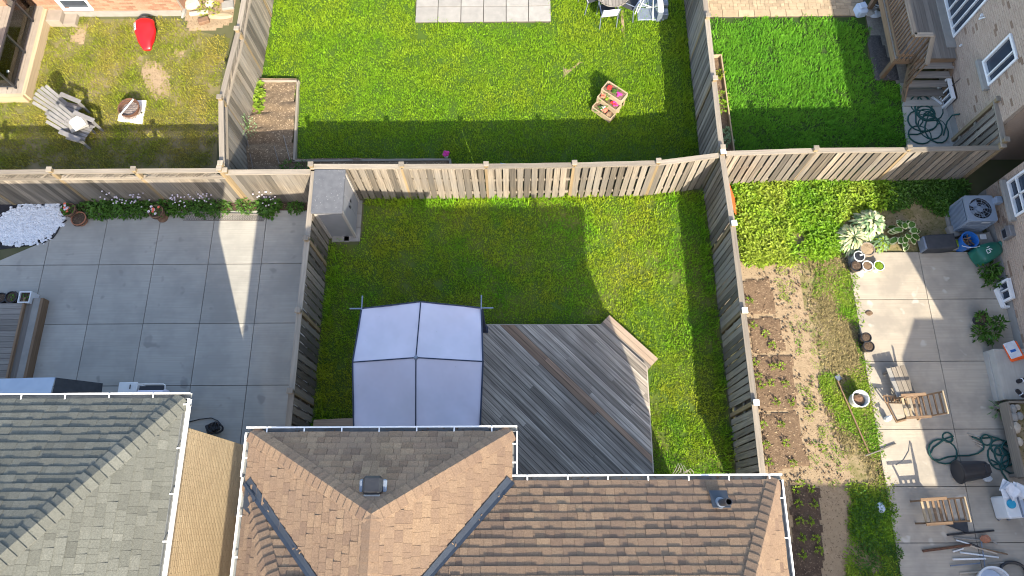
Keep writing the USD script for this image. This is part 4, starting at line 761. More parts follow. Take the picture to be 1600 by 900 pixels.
# ---------------------------------------------------------------- north-west yard
gd = thing('glass_deck', 'taupe deck with dark framed glass railings in the upper left corner', 'deck', at(40, 80)); X1 = -13.95; dz = .30
strips(Polygon([(-18, 11.75), (X1, 11.75), (X1, 16.5), (-18, 16.5)]), math.pi/2, .15, .008, dz-.03, dz, lambda g_: 'tan_metal', gd)
mb = MB(); mb.box((-16, 14.1, .13), (4.0, 4.6, .26)); put(gd, 'base', mb, 'brown_wood'); mb = MB(); mb.box((X1+.06, 14.1, dz/2+.005), (.12, 4.75, dz+.02)); put(gd, 'edge_board', mb, 'pale_wood'); mb = MB(); mb.box((-16, 11.70, dz/2), (4.2, .1, dz)); put(gd, 'edge_board', mb, 'pale_wood')
rp = [(X1-.2, 11.93), (X1-.2, 13.12), (X1-.2, 14.22), (X1-.2, 16.0)]
for i, (x, y) in enumerate(rp): mb = MB(); mb.box((x, y, dz+.42), (.05, .05, .84)); put(gd, 'railing_post', mb, 'black_plastic')
for (x, y), (x2, y2) in list(zip(rp, rp[1:]))+[(rp[0], (-18, 11.93)), (rp[2], (-15.2, 14.9))]:
    mb = MB(); mb.beam((x, y, dz+.83), (x2, y2, dz+.83), .05, .04); put(gd, 'top_rail', mb, 'black_plastic'); mb = MB(); mb.beam((x, y, dz+.08), (x2, y2, dz+.08), .03, .03); put(gd, 'bottom_rail', mb, 'black_plastic'); mb = MB(); mb.beam((x, y, dz+.45), (x2, y2, dz+.45), .008, .68); put(gd, 'glass_panel', mb, 'clear_pane')
mb = MB(); mb.box((X1+.34, 14.75, .14), (.42, 1.0, .28), ch=.01); put(gd, 'step', mb, 'tan_metal'); mb = MB(); mb.box((X1+.74, 14.75, .07), (.36, 1.0, .14), ch=.01); put(gd, 'step', mb, 'tan_metal')
for k in range(4): p = at(59, 58+k*7); mb = MB(); mb.box(p+A([0, 0, .03]), (.12, .09, .08), rz=.1, ch=.01); put(gd, 'footing_block', mb, 'concrete_pale')
for (x, y, rz, lb) in ((8, 108, .5, 'white and black folding chair on the glass railed deck, nearer the rail'), (14, 126, 2.4, 'white and black folding chair on the glass railed deck, lower one')):
    c = at(x, y, dz); n = local('folding_chair', lb, 'chair', (c[0], c[1], dz), rz); mb = MB(); mb.box((0, 0, .42), (.42, .42, .03)); put(n, 'seat', mb, 'white_plastic'); mb = MB(); mb.box((0, .22, .68), (.42, .03, .4)); put(n, 'backrest', mb, 'dark_fabric')
    for sx in (-.2, .2): mb = MB(); mb.beam((sx, -.2, 0), (sx, .22, .85), .025, .025); put(n, 'leg', mb, 'black_plastic'); mb = MB(); mb.beam((sx, .2, 0), (sx, -.2, .43), .025, .025); put(n, 'leg', mb, 'black_plastic')
c = at(228, 62, .0); rb = thing('vinyl_bag', 'red vinyl bag with a white printed patch lying on the dry lawn', 'bag', c); P0, P1 = at(232, 80, .0), at(222, 36, .35); mb = MB()
d_ = unit((P1-P0)*A([1, 1, .0])); s_ = A([-d_[1], d_[0], 0]); V, N, M = [], 22, 16
for i in range(N+1):
    t = i/N; wd = .30*(.35+.65*math.sin(min(1, t*1.5)*math.pi/2))*(1 if t < .85 else math.sqrt(max(0, 1-((t-.85)/.15)**2))*.85+.15); hh = .40*(.22+.78*min(1, t*1.35)**.8)*(1 if t < .85 else math.sqrt(max(0, 1-((t-.85)/.15)**2))*.8+.2)
    for j in range(M): a = j/M*2*math.pi; cr_ = 1+.10*math.sin(a*3+t*9)*(1-t)+.03*math.sin(a*5-t*14); V.append(A([*P0[:2], hh*.5])+d_*t*.98+s_*math.cos(a)*wd*cr_+A([0, 0, math.sin(a)*hh*.5*cr_]))
V += [V[0]*.5+V[M//2]*.5, V[N*M]*.5+V[N*M+M//2]*.5]; K = (N+1)*M; mb.add(V, [[i*M+j, i*M+(j+1) % M, (i+1)*M+(j+1) % M] for i in range(N) for j in range(M)]+[[i*M+j, (i+1)*M+(j+1) % M, (i+1)*M+j] for i in range(N) for j in range(M)]+[[K, (j+1) % M, j] for j in range(M)]+[[K+1, N*M+j, N*M+(j+1) % M] for j in range(M)])
put(rb, 'bag', mb, 'red_vinyl', smooth=True)
def onbag(t, a, lift=.006):
    wd = .30*(.35+.65*math.sin(min(1, t*1.5)*math.pi/2)); hh = .40*(.22+.78*min(1, t*1.35)**.8); cr_ = 1+.10*math.sin(a*3+t*9)*(1-t)+.03*math.sin(a*5-t*14)
    return A([*P0[:2], hh*.5])+d_*t*.98+s_*math.cos(a)*(wd*cr_+lift)+A([0, 0, math.sin(a)*(hh*.5*cr_+lift)])
def bagpatch(t0, t1, a0, a1, lift, n=5):
    mb = MB(); V = [onbag(t0+(t1-t0)*i/n, a0+(a1-a0)*j/n, lift) for i in range(n+1) for j in range(n+1)]; mb.add(V, [[i*(n+1)+j, (i+1)*(n+1)+j, (i+1)*(n+1)+j+1, i*(n+1)+j+1] for i in range(n) for j in range(n)]); return mb
put(rb, 'printed_patch', bagpatch(.58, .82, .45, .95, .008), 'white_plastic')
for t0, t1, a0, a1 in ((.61, .66, .52, .6), (.61, .66, .66, .9), (.69, .72, .52, .9), (.75, .79, .52, .68), (.75, .79, .74, .9)): put(rb, 'print_mark', bagpatch(t0, t1, a0, a1, .014, 2), 'steel_grey')
mb = MB(); mb.blob(A([*P0[:2], .16])+d_*.97, (.22, .06, .17), .1, 2, 2, R=np.stack([s_, d_, A([0, 0, 1.0])], 1)); put(rb, 'dark_end', mb, 'black_plastic')
c = at(201, 168, .33); c[2] = .05; fp = thing('fire_pit', 'round rusty fire pit with a pale stick across it on a white slab', 'fire pit', c); mb = MB(); mb.lathe([(.16, .02), (.25, .12), (.28, .28), (.30, .30), (.27, .30), (.22, .14), (0, .10)], c, 26); put(fp, 'bowl', mb, 'rust'); mb = MB(); mb.blob(c+A([0, 0, .15]), (.22, .22, .06), .5, 5, 3); put(fp, 'ash', mb, 'ash')
mb = MB(); mb.beam(c+A([-.16, -.26, .33]), c+A([.12, .24, .33]), .035, .02); put(fp, 'poker', mb, 'white_plastic'); mb = MB()
for k in range(7): y = -.21+k*.07; x = math.sqrt(.27**2-y*y); mb.tube([c+A([-x, y, .30]), c+A([x, y, .30])], .005, 4)
put(fp, 'grate', mb, 'black_plastic')
for k in range(3): a = k*2.1; mb = MB(); mb.beam(c+A([.18*math.cos(a), .18*math.sin(a), .1]), c+A([.24*math.cos(a), .24*math.sin(a), -.03]), .03, .03); put(fp, 'leg', mb, 'black_plastic')
mb = MB(); mb.prism(gpoly([(192, 158), (230, 158), (223, 195), (185, 190)]), -.02, .05); solo('white_slab', 'white square slab under the fire pit', 'slab', mb, 'vinyl_white')
def adirondack(label, px, py, rz, z=0):
    c = at(px, py, .3); n = local('slatted_armchair', label, 'chair', (c[0], c[1], 0), rz)
    for k in range(5): mb = MB(); mb.beam((-.2+k*.1, -.30, .36), (-.2+k*.1, .25, .25), .085, .022); put(n, 'seat_slat', mb, 'grey_plastic')
    for k in range(6): mb = MB(); t = abs(k-2.5)/2.5; mb.beam((-.225+k*.09, .22, .24), (-.29+k*.116, .56, .96-.12*t*t), .085, .02, up=(0, -1, .4)); put(n, 'back_slat', mb, 'grey_plastic')
    for sx in (-1, 1):
        mb = MB(); mb.box((sx*.33, -.02, .55), (.13, .68, .025), ch=.008); put(n, 'arm', mb, 'grey_plastic')
        mb = MB(); mb.box((sx*.31, -.30, .27), (.05, .09, .54)); put(n, 'leg', mb, 'grey_plastic'); mb = MB(); mb.beam((sx*.27, -.28, .32), (sx*.27, .5, .02), .04, .12, up=(1, 0, 0)); put(n, 'leg', mb, 'grey_plastic')
    return n
adirondack('grey slatted armchair in the sun, its back towards the glass railed deck', 106, 175, 1.15); adirondack('grey slatted armchair half in the fence shadow, front one', 127, 204, 1.15)
c = at(121, 192, .45); tb = local('side_table', 'pale low table standing between the two grey armchairs', 'table', (c[0], c[1], 0), .5); mb = MB(); mb.box((0, 0, .44), (.50, .46, .03), ch=.01); put(tb, 'tabletop', mb, 'concrete_pale')
mb = MB(); mb.box((0, 0, .462), (.34, .40, .016), rz=.2, ch=.006); put(tb, 'cloth', mb, 'white_plastic')
for sx in (-1, 1):
    for sy in (-1, 1): mb = MB(); mb.box((sx*.2, sy*.19, .215), (.05, .05, .43)); put(tb, 'leg', mb, 'grey_plastic')
for i, (x, y, sx_, sy_, sz_, m_, lb) in enumerate([(288, 20, .06, .17, .12, 'concrete_pale', 'upright pale stone post at the corner of the pink brick house'), (312, 22, .28, .09, .10, 'stone', 'flat tan stone right of the pale stone post'), (330, 8, .10, .20, .16, 'stone', 'tan stone lying at the top of the rubble heap'), (345, 26, .30, .10, .06, 'pale_wood', 'pale plank lying in the rubble by the leaning fence'), (320, 35, .16, .14, .14, 'clay_brown', 'brown stump in front of the rubble'), (357, 10, .18, .22, .10, 'concrete_pale', 'pale slab leaning near the leaning fence'), (300, 8, .20, .16, .12, 'stone', 'rounded tan stone by the house corner'), (345, 4, .12, .14, .2, 'brown_wood', 'brown timber end behind the rubble')]):
    p = at(x, y); mb = MB(); (mb.box(p+A([0, 0, sz_*.5]), (sx_*2, sy_*1.4, sz_), rz=rnd(-.4, .4), ch=.02) if i % 3 else mb.blob(p+A([0, 0, sz_*.4]), (sx_, sy_, sz_*.6), .5, 2, 2, seed=i)); solo('rubble_stone', lb, 'stone', mb, m_)
sheet('rubble_ground', 'stony earth beside the pink brick house', gpoly([(283, -40), (368, -40), (362, 32), (330, 48), (296, 44)]), .03, 'soil_light', amp=.10, res=.09, seed=3)
c = at(330, 14); shrub('rubble_weed', 'yellow-green weed growing among the rubble', c, .35, .3, 90, .12, 'blade_west')

# ---------------------------------------------------------------- yard behind the rear fence
bd = thing('raised_bed', 'L-shaped timber framed vegetable bed in the corner by the leaning fence', 'garden bed', at(430, 190)); BZ = .16
def timber(parent, a, b, z=BZ, w=.06, h=None, m_='pale_wood', name='edge_timber'):
    a, b = at(*a, z), at(*b, z); h = h or z; mb = MB(); mb.beam((a[0], a[1], z-h/2), (b[0], b[1], z-h/2), w, h, ch=.006); return put(parent, name, mb, m_)
for a, b in (((396, 126), (467, 126)), ((465, 125), (459, 252)), ((457, 251), (704, 249)), ((703, 249), (704, 266)), ((398, 126), (372, 232))): timber(bd, a, b, m_='fence_pale')
def furrow(poly, z, amp, fx, fy, res=.07, seed=0):
    P = Polygon(poly); x0, y0, x1, y1 = P.bounds; pr = prepared.prep(P.buffer(.02)); X, Y = np.meshgrid(np.arange(x0, x1+res, res), np.arange(y0, y1+res, res)); n = meshkit.fbm(np.stack([X*fx, Y*fy, X*0+seed], -1)); n2 = meshkit.fbm(np.stack([X*9, Y*9, X*0+seed], -1), 3)
    V = np.stack([X, Y, z+amp*(n-.4)+.04*(n2-.5)], -1).reshape(-1, 3); ny, nx = X.shape; mb = MB(); mb.add(V, [[j*nx+i, j*nx+i+1, (j+1)*nx+i+1, (j+1)*nx+i] for j in range(ny-1) for i in range(nx-1) if pr.contains(Point(X[j, i]+res/2, Y[j, i]+res/2))]); return mb
put(bd, 'soil', furrow(gpoly([(398, 127), (464, 127), (458, 253), (702, 251), (702, 275), (362, 275), (372, 230)]), .10, .26, .7, 4.2), 'soil_furrow', smooth=True)
for i, (y, x) in enumerate(((137, 406), (146, 405), (155, 406), (163, 404), (171, 405), (134, 399), (150, 399))):
    shrub('lettuce_plant', ['top lettuce of the row beside the leaning fence', 'second lettuce from the top of the row beside the leaning fence', 'middle lettuce of the row beside the leaning fence', 'second lettuce from the bottom of the row beside the leaning fence', 'bottom lettuce of the row beside the leaning fence', 'small lettuce at the upper corner of the bed, left of the row', 'small lettuce left of the row, below the corner one'][i], at(x, y, .14), .11, .14, 26, .13, 'fresh_leaf', w=.09)
for i, (a, b) in enumerate((((386, 218), (395, 262)), ((428, 228), (436, 256)), ((443, 212), (453, 250)))): mb = MB(); mb.tube([at(*a, .18), at(*b, .18)], .012, 5); solo('garden_stake', ['thin stake lying on the shaded soil nearest the leaning fence', 'thin stake lying in the middle of the shaded soil', 'thin stake lying on the soil next to the bed edge'][i], 'stake', mb, 'grey_wood')
c = at(388, 205, .1); shrub('climbing_plant', 'wispy pale plant against the leaning fence by the bed', c, .30, .75, 110, .07, 'hosta_leaf')
shrub('bed_plant', 'small dark plant in the narrow bed behind the rear fence', at(475, 262, .1), .2, .15, 50, .09, 'dark_leaf'); shrub('bed_plant', 'blue-green plant at the inner corner of the L-shaped bed', at(450, 262, .1), .22, .16, 50, .09, 'dark_leaf')
c = at(697, 243, .1); c[2] = 0; fl = thing('flower_pot', 'bright pink flower at the end of the narrow bed', 'flower', c); mb = MB()
for k in range(9): a = k*2.4; mb.blob(c+A([.05*math.cos(a)*(k/9+.3), .05*math.sin(a)*(k/9+.3), .15+.01*k]), (.045, .04, .02), .4, 3, 1, seed=k)
put(fl, 'petals', mb, 'petal_pink'); mb = MB(); mb.lathe([(0, 0), (.05, 0), (.065, .12), (.05, .12), (0, .1)], c, 14); put(fl, 'pot', mb, 'white_plastic')
mb = MB(); mb.tube([at(782, 257, .06), at(800, 259, .06), at(818, 262, .06), at(840, 268, .06)], .045, 10); solo('blue_pipe', 'bright blue pool tube lying behind the rear fence', 'pool tube', mb, 'aqua_plastic', smooth=True)
c = at(958, -10, .72); c[2] = 0; rt = thing('garden_table', 'round slatted garden table at the top edge of the bright lawn', 'table', c); 
for k in range(9):
    x = -.40+k*.1; hw = math.sqrt(max(.0, .46**2-x*x)); mb = MB(); mb.box(c+A([x, 0, .72]), (.092, 2*hw, .03)); put(rt, 'slat', mb, 'grey_wood')
mb = MB(); mb.lathe([(.46, .69), (.47, .70), (.47, .735), (.455, .735), (.455, .69)], c, 32); put(rt, 'rim', mb, 'grey_wood')
for k in range(4): a = k*1.571+.7; mb = MB(); mb.beam(c+A([.1*math.cos(a), .1*math.sin(a), .7]), c+A([.38*math.cos(a), .38*math.sin(a), 0]), .035, .035); put(rt, 'leg', mb, 'black_plastic')
def sling_chair(label, px, py, rz):
    c = at(px, py, .45); n = local('sling_chair', label, 'chair', (c[0], c[1], 0), rz); mb = MB(); mb.box((0, 0, .44), (.46, .44, .02)); put(n, 'seat', mb, 'dark_fabric'); mb = MB(); mb.beam((0, -.22, .46), (0, -.36, .88), .46, .02, up=(0, 1, .3)); put(n, 'backrest', mb, 'canopy')
    for sx in (-.25, .25):
        mb = MB(); mb.tube([(sx, -.30, 0), (sx, -.24, .46), (sx, -.37, .90)], .014, 6); put(n, 'frame', mb, 'steel_grey'); mb = MB(); mb.tube([(sx, -.25, .64), (sx, .20, .64), (sx, .24, 0)], .014, 6); put(n, 'armrest', mb, 'steel_grey')
    return n
sling_chair('grey sling chair on the near side of the round garden table', 950, 16, .12); sling_chair('grey sling chair right of the round garden table', 984, 3, 1.05); sling_chair('grey sling chair left of the round garden table at the picture edge', 925, -8, -1.2)
n = thing('dark_pavers', 'dark square pavers beside the garden table', 'paving', at(1015, 15), kind='structure')
for (x0_, x1_) in ((996, 1018), (1019.5, 1036)):
    for (y0_, y1_) in ((33, 13), (11.5, -9), (-10.5, -30)): a, b = at(x0_, y0_), at(x1_, y1_); mb = MB(); mb.box(((a[0]+b[0])/2, (a[1]+b[1])/2, .02), (b[0]-a[0]-.01, b[1]-a[1]-.01, .05), ch=.006); put(n, 'paver', mb, 'steel_grey')
fr = thing('folded_frame', 'folded pale metal frame standing on the dark pavers', 'frame', at(1005, 10))
for a, b, z0_, z1_ in (((992, 22), (1003, -6), .05, .6), ((1000, 4), (1020, 12), .4, .1), ((1020, 32), (1021, -10), .06, .5), ((996, 20), (1008, -4), .1, .65), ((1010, 12), (1024, 12), .1, .1)): mb = MB(); mb.tube([at(*a, z0_), at(*b, z1_)], .014, 6); put(fr, 'tube', mb, 'white_plastic')
c = at(1032, 10, .4); wbn = thing('white_bench', 'white bench standing on the dark pavers by the side fence', 'bench', (c[0], c[1], 0)); mb = MB(); mb.box((c[0], c[1]+.1, .42), (.16, .62, .05), ch=.012); put(wbn, 'seat', mb, 'vinyl_white')
for s_ in (-.2, .36): mb = MB(); mb.box((c[0], c[1]+s_, .2), (.14, .05, .4)); put(wbn, 'leg', mb, 'steel_grey')
for i, (y, lb) in enumerate(((18, 'grey concrete block in the shade beside the white bench, nearer one'), (2, 'grey concrete block in the shade beside the white bench, farther one'))): p = at(1040, y, .2); mb = MB(); mb.box((p[0], p[1], .1), (.16, .24, .2), ch=.01); mb.box((p[0], p[1], .205), (.08, .14, .01)); solo('concrete_block', lb, 'block', mb, 'steel_grey')
# tiered flower planter
tp = thing('tiered_planter', 'pale wooden planter of three stepped flower boxes on the bright lawn', 'planter', at(955, 160))
for i, (cs, z, fl_) in enumerate(((((950.5, 126), (940, 139), (970, 158), (981, 146)), .62, ((.22, 'petal_red'), (.8, 'petal_pink'), (.5, 'dark_leaf'))), (((943, 142), (933, 151), (962, 172), (972, 163)), .42, ((.13, 'petal_salmon'), (.75, 'petal_red'), (.85, 'petal_pink'), (.3, 'fresh_leaf'))), (((934, 158), (925, 166), (953, 186), (962, 177)), .24, ((.42, 'petal_white'), (.56, 'petal_salmon'), (.33, 'dark_leaf'), (.8, 'brown_wood'))))):
    P = [at(*q, z) for q in cs]; e1 = unit((P[3]-P[0]+P[2]-P[1])); e2 = unit(P[1]-P[0]); e2 = unit(e2-e1*(e1 @ e2)); ctr = sum(P)/4; L_ = np.linalg.norm(P[3]-P[0]+P[2]-P[1])/2; W_ = max(.2, np.linalg.norm(P[1]-P[0]+P[2]-P[3])/2); h_ = .18
    for s_ in (-1, 1):
        mb = MB(); o = e2*s_*W_/2; mb.beam(ctr+o-e1*L_/2-A([0, 0, h_/2]), ctr+o+e1*L_/2-A([0, 0, h_/2]), .022, h_); put(tp, 'long_board', mb, 'pale_wood')
        mb = MB(); o = e1*s_*L_/2; mb.beam(ctr+o-e2*W_/2-A([0, 0, h_/2]), ctr+o+e2*W_/2-A([0, 0, h_/2]), .022, h_-.002); put(tp, 'end_board', mb, 'pale_wood')
        for t_ in (-1, 1): mb = MB(); q = ctr+e1*s_*(L_/2-.03)+e2*t_*(W_/2-.03); mb.beam((q[0], q[1], 0), (q[0], q[1], z-.02), .035, .035); put(tp, 'leg', mb, 'pale_wood')
    mb = MB(); mb.box(ctr-A([0, 0, .07]), (L_-.03, W_-.03, .08), rz=math.atan2(e1[1], e1[0])); put(tp, 'soil', mb, 'soil_bed')
    for t_, fm in fl_:
        mb = MB(); q = ctr+e1*(t_-.5)*(L_-.1)
        for k in range(9): mb.blob(q+A([rnd(-.055, .055), rnd(-.055, .055), rnd(-.02, .05)]), (.03, .03, .02), .5, 3, 1, seed=k)
        tag(put(tp, 'flower', mb, fm), kind='stuff')
    mb = leafy(40, .16, .06, .06, .03, i+3); mb.V = [v*A([1.6, 1, 1])+ctr-A([0, 0, .05]) for v in mb.V]; put(tp, 'foliage', mb, 'dark_leaf')
    mb = MB(); mb.beam(ctr-e1*L_*.45-e2*.0+A([0, 0, -.2]), ctr+e1*L_*.45+A([0, 0, -.2]), .03, .03); put(tp, 'rail', mb, 'pale_wood')

# ---------------------------------------------------------------- yard of the raised deck
pl = thing('long_planter', 'long raised planter box along the side fence of the dark lawn', 'planter', at(1125, 160)); PZ = .32
for a, b in (((1112, 86), (1128, 85)), ((1127, 85), (1148, 240)), ((1113, 86), (1129, 240)), ((1130, 240), (1147, 240))): timber(pl, a, b, PZ, .04, m_='pale_wood', name='side_board')
mb = MB(); mb.prism(gpoly([(1114, 88), (1126, 87), (1146, 239), (1130, 239)], PZ-.12), .02, PZ-.12); put(pl, 'soil', mb, 'soil_bed')
for i, (x, y, m_, r_, lb) in enumerate(((1127, 155, 'fresh_leaf', .20, 'bright green leafy plant in the middle of the long planter'), (1129, 168, 'weed_leaf', .18, 'yellow-green plant in the long planter just below the bright one'), (1124, 118, 'blade_west', .12, 'dry seedling in the upper half of the long planter'), (1134, 208, 'hosta_leaf', .12, 'pale seedling in the shaded half of the long planter'), (1136, 222, 'hosta_leaf', .12, 'pale seedling at the lower end of the long planter'))): shrub('planter_plant', lb, at(x, y, PZ-.12), r_, .2, 50, .10, m_)
sheet('hose_pad', 'concrete strip under the coiled hose by the brick house', gpoly([(1405, 131), (1466, 131), (1505, 236), (1417, 238)]), .035, 'concrete')
sheet('gravel_patch', 'grey gravel between the dark lawn and the raised deck', gpoly([(1353, 27), (1385, 26), (1425, 131), (1404, 131), (1364, 60)]), .03, 'gravel_grey', amp=.05, res=.08, seed=2)
sheet('gravel_patch', 'dark gravel and soil patch at the edge of the dark lawn', gpoly([(1355, 60), (1372, 58), (1386, 92), (1400, 105), (1402, 126), (1366, 125)]), .05, 'gravel_dark', amp=.06, res=.07, seed=4)
rd = thing('raised_deck', 'raised brown wooden deck with picket railing and stairs at the brick house', 'deck', (11.2, 13, 0)); DZ = .95; DX0, DX1, DY0 = 10.44, 12.10, 12.22
strips(Polygon([(DX0, DY0), (DX1, DY0), (DX1, 16.6), (DX0, 16.6)]), math.pi/2, .142, .007, DZ-.03, DZ, lambda g_: 'grey_wood', rd)
mb = MB(); mb.beam((DX0, DY0, DZ-.13), (DX0, 16.6, DZ-.13), .04, .2); put(rd, 'rim_board', mb, 'brown_wood'); mb = MB(); mb.beam((DX0, DY0, DZ-.132), (DX1, DY0, DZ-.132), .04, .2); put(rd, 'rim_board', mb, 'brown_wood')
for x, y in ((DX0+.05, DY0+.05), (DX1-.1, DY0+.05), (DX0+.05, 14.6), (DX0+.05, 16.5)): mb = MB(); mb.box((x, y, .42), (.12, .12, .84)); put(rd, 'post', mb, 'brown_wood')
RZ = 1.93
def railing(a, b, za, zb, drop=1.05):
    a, b = A(a, float), A(b, float); L = np.linalg.norm(b-a); k = .05
    mb = MB(); mb.beam((*a, za), (*b, zb), .13, .035, ch=.005); put(rd, 'handrail', mb, 'fence_pale'); mb = MB(); mb.beam((*a, za-.05), (*b, zb-.05), .035, .08); put(rd, 'rail', mb, 'brown_wood'); mb = MB(); mb.beam((*a, za-drop+.2), (*b, zb-drop+.2), .035, .08); put(rd, 'rail', mb, 'brown_wood')
    nrm = A([-(b-a)[1], (b-a)[0]])/L
    while k < L: p = a+(b-a)*k/L-nrm*.035*SG; z = za+(zb-za)*k/L; mb = MB(); mb.beam((*p, z-drop), (*p, z-.02), .036, .036); put(rd, 'picket', mb, 'brown_wood'); k += .125
SG = -1; railing((DX0, 16.5), (DX0, DY0), RZ, RZ); SG = 1; railing((DX0, DY0), (10.92, DY0), RZ, RZ); railing((10.92, DY0), (10.92, 11.66), RZ, RZ-.50)
for k in range(4):
    z = DZ-.19*(k+1); y = DY0-.10-k*.165; mb = MB(); mb.box((11.52, y, z), (1.16, .21, .04), ch=.005); put(rd, 'stair_tread', mb, 'grey_wood')
for x in (10.96, 12.08): mb = MB(); mb.beam((x, DY0, DZ-.2), (x, DY0-.75, .02), .04, .24); put(rd, 'stringer', mb, 'brown_wood')
mb = MB(); mb.box((11.5, 11.38, .04), (1.1, .2, .08), ch=.01); put(rd, 'landing_slab', mb, 'concrete')
def coil(name, label, circles, r, material, tail=None, z=.02):
    n = thing(name, label, 'hose', at(*circles[0][:2])); pts = []
    for px_, py_, R_, a0, turns, ex_ in circles:
        c = at(px_, py_)
        for t in np.linspace(0, turns*6.283, int(turns*16)): pts.append(c+A([R_*math.cos(a0+t)*ex_, R_*math.sin(a0+t), z+.02*math.sin(t*1.3+px_)+.02]))
    P = A(pts); P = np.vstack([P[:1], (P[:-2]+2*P[1:-1]+P[2:])/4, P[-1:]]); mb = MB(); mb.tube(P, r, 6); put(n, 'hose', mb, material, smooth=True)
    if tail: mb = MB(); mb.tube(tail, r, 6); put(n, 'tail', mb, material, smooth=True)
    return n
coil('garden_hose', 'dark green garden hose coiled on the strip below the raised deck', [(1438, 165, .34, 0, 1.3, .9), (1445, 178, .24, 1, 2.4, 1.1), (1450, 170, .44, 2, 1.1, .95), (1440, 190, .36, 4, 1.6, 1.2), (1436, 212, .30, 1, 1.4, 1.1), (1452, 200, .40, 0, 1.3, .85), (1447, 181, .20, 0, 2.2, 1.2), (1462, 205, .42, 2, 1.2, .8)], .021, 'hose_green', [at(1474, 212, .03), at(1480, 190, .15), at_x(1488, 180, W5-.1), at_x(1500, 178, W5-.02)])
mb = MB(); p = at(1462, 157, .06); mb.beam(p+A([-.09, .12, .0]), p+A([.12, -.14, .02]), .06, .04); solo('hose_nozzle', 'white hose nozzle beside the basement window', 'nozzle', mb, 'white_plastic')
mb = MB(); mb.tube([at_x(1464, 158, W5-.18), at_x(1486, 136, W5-.08), at_x(1500, 123, W5-.04)], .010, 6); solo('cable', 'dark cable rising across the basement window to the wall', 'cable', mb, 'black_plastic')
c = at(1346, 14, .2); n = thing('plastic_tub', 'pale blue plastic tub on the paved terrace', 'tub', (c[0], c[1], 0)); mb = MB(); mb.box((c[0], c[1], .15), (.30, .36, .3), rz=.2, ch=.05); put(n, 'tub', mb, 'tarp_blue'); mb = MB(); mb.box((c[0], c[1]+.03, .32), (.22, .2, .06), rz=.3, ch=.02); put(n, 'lid', mb, 'tarp_blue')
c = at(1368, 22, .06); mb = MB(); m = trimesh.creation.icosphere(3, 1); v = A(m.vertices); v = v*(.6+.7*meshkit.noise(v*3.1))[:, None]*A([.24, .11, .07]); mb.add(v+c, m.faces); solo('white_cloth', 'crumpled white sheet at the corner of the paved terrace', 'cloth', mb, 'white_plastic')
pot('planter', 'white bucket at the top of the gravel by the raised deck', 1373, 3, .14, .24, 'white_plastic', 'gravel_dark')
for i, (x, y) in enumerate(((1366, 12), (1360, 20))): p = at(x, y, .05); mb = MB(); mb.blob(p, (.13, .11, .08), .4, 2, 2, seed=i); solo('grey_stone', ['grey stone between the tub and the white bucket', 'grey stone just above the white sheet'][i], 'stone', mb, 'concrete')

# ---------------------------------------------------------------- vegetable garden
sheet('garden_soil', 'dry trodden earth round the vegetable beds', gpoly([(1148, 405), (1262, 400), (1300, 620), (1345, 780), (1360, 960), (1230, 960), (1188, 700)]), .012, 'soil_light', amp=.05, res=.09, seed=1, f=4)
sheet('weedy_strip', 'dry weedy ground between the beds and the garden patio', gpoly([(1262, 390), (1318, 396), (1400, 960), (1350, 960), (1335, 760), (1288, 600), (1246, 440)]), .016, 'weed_soil', amp=.07, res=.09, seed=2, f=4)
sheet('weedy_ground', 'weedy corner behind the vegetable garden', gpoly([(1140, 285), (1390, 275), (1515, 290), (1500, 392), (1320, 396), (1160, 410)]), .01, 'weed_soil', amp=.05, res=.1, seed=3)
for i, (pl_, lb) in enumerate(((((1158, 441), (1202, 438), (1211, 488), (1170, 491)), 'freshly dug soil bed nearest the weeds'), (((1170, 502), (1217, 499), (1224, 545), (1178, 551)), 'second soil bed from the weeds'), (((1178, 560), (1234, 555), (1243, 637), (1188, 641)), 'third soil bed from the weeds with small plants'), (((1190, 650), (1243, 646), (1262, 726), (1203, 735)), 'lumpy fourth bed beside the white roof gutter'), (((1236, 762), (1277, 766), (1290, 960), (1240, 960)), 'dark planted bed in the shade of the roof'))):
    ring = A(gpoly(pl_)); q_ = np.random.default_rng(40+i); ring = [ring[k]+(ring[(k+1) % 4]-ring[k])*t+q_.normal(0, .035, 2) for k in range(4) for t in np.linspace(0, 1, max(3, int(np.linalg.norm(ring[(k+1) % 4]-ring[k])/.16)))[:-1]]
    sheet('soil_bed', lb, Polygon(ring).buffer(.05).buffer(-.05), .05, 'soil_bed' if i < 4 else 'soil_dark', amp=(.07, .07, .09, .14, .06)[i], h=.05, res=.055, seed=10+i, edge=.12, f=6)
wl = [(leafy(75, .17, .20, .078, .036, 50+k, droop=.25), 'weed_leaf') for k in range(3)]
def strew(poly, n, z=.02, seed=0, clump=0.0):
    P = Polygon(poly); pr = prepared.prep(P); x0, y0, x1, y1 = P.bounds; q = np.random.default_rng(seed); out = []; t = 0
    while len(out) < n and t < n*40:
        t += 1; a, b = q.uniform(x0, x1), q.uniform(y0, y1)
        if pr.contains(Point(a, b)) and (clump == 0 or meshkit.noise(A([a*1.5, b*1.5, seed*3.3])) > clump*q.uniform(.7, 1.2)): out.append((a, b, z))
    return out
scatter('weeds', 'thick bright green weeds in the corner behind the vegetable garden', 'weeds', wl, strew(gpoly([(1142, 284), (1388, 276), (1385, 318), (1310, 335), (1300, 372), (1315, 392), (1240, 405), (1165, 408)]), 860, seed=1, clump=.33), .6, 1.6)
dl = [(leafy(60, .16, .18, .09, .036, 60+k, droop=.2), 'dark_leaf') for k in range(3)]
scatter('shaded_weeds', 'dark green weeds against the rear fence by the cooling unit', 'weeds', dl, strew(gpoly([(1388, 278), (1498, 285), (1500, 320), (1470, 330), (1430, 312), (1395, 322), (1375, 318)]), 230, seed=2, clump=.3), .7, 1.4)
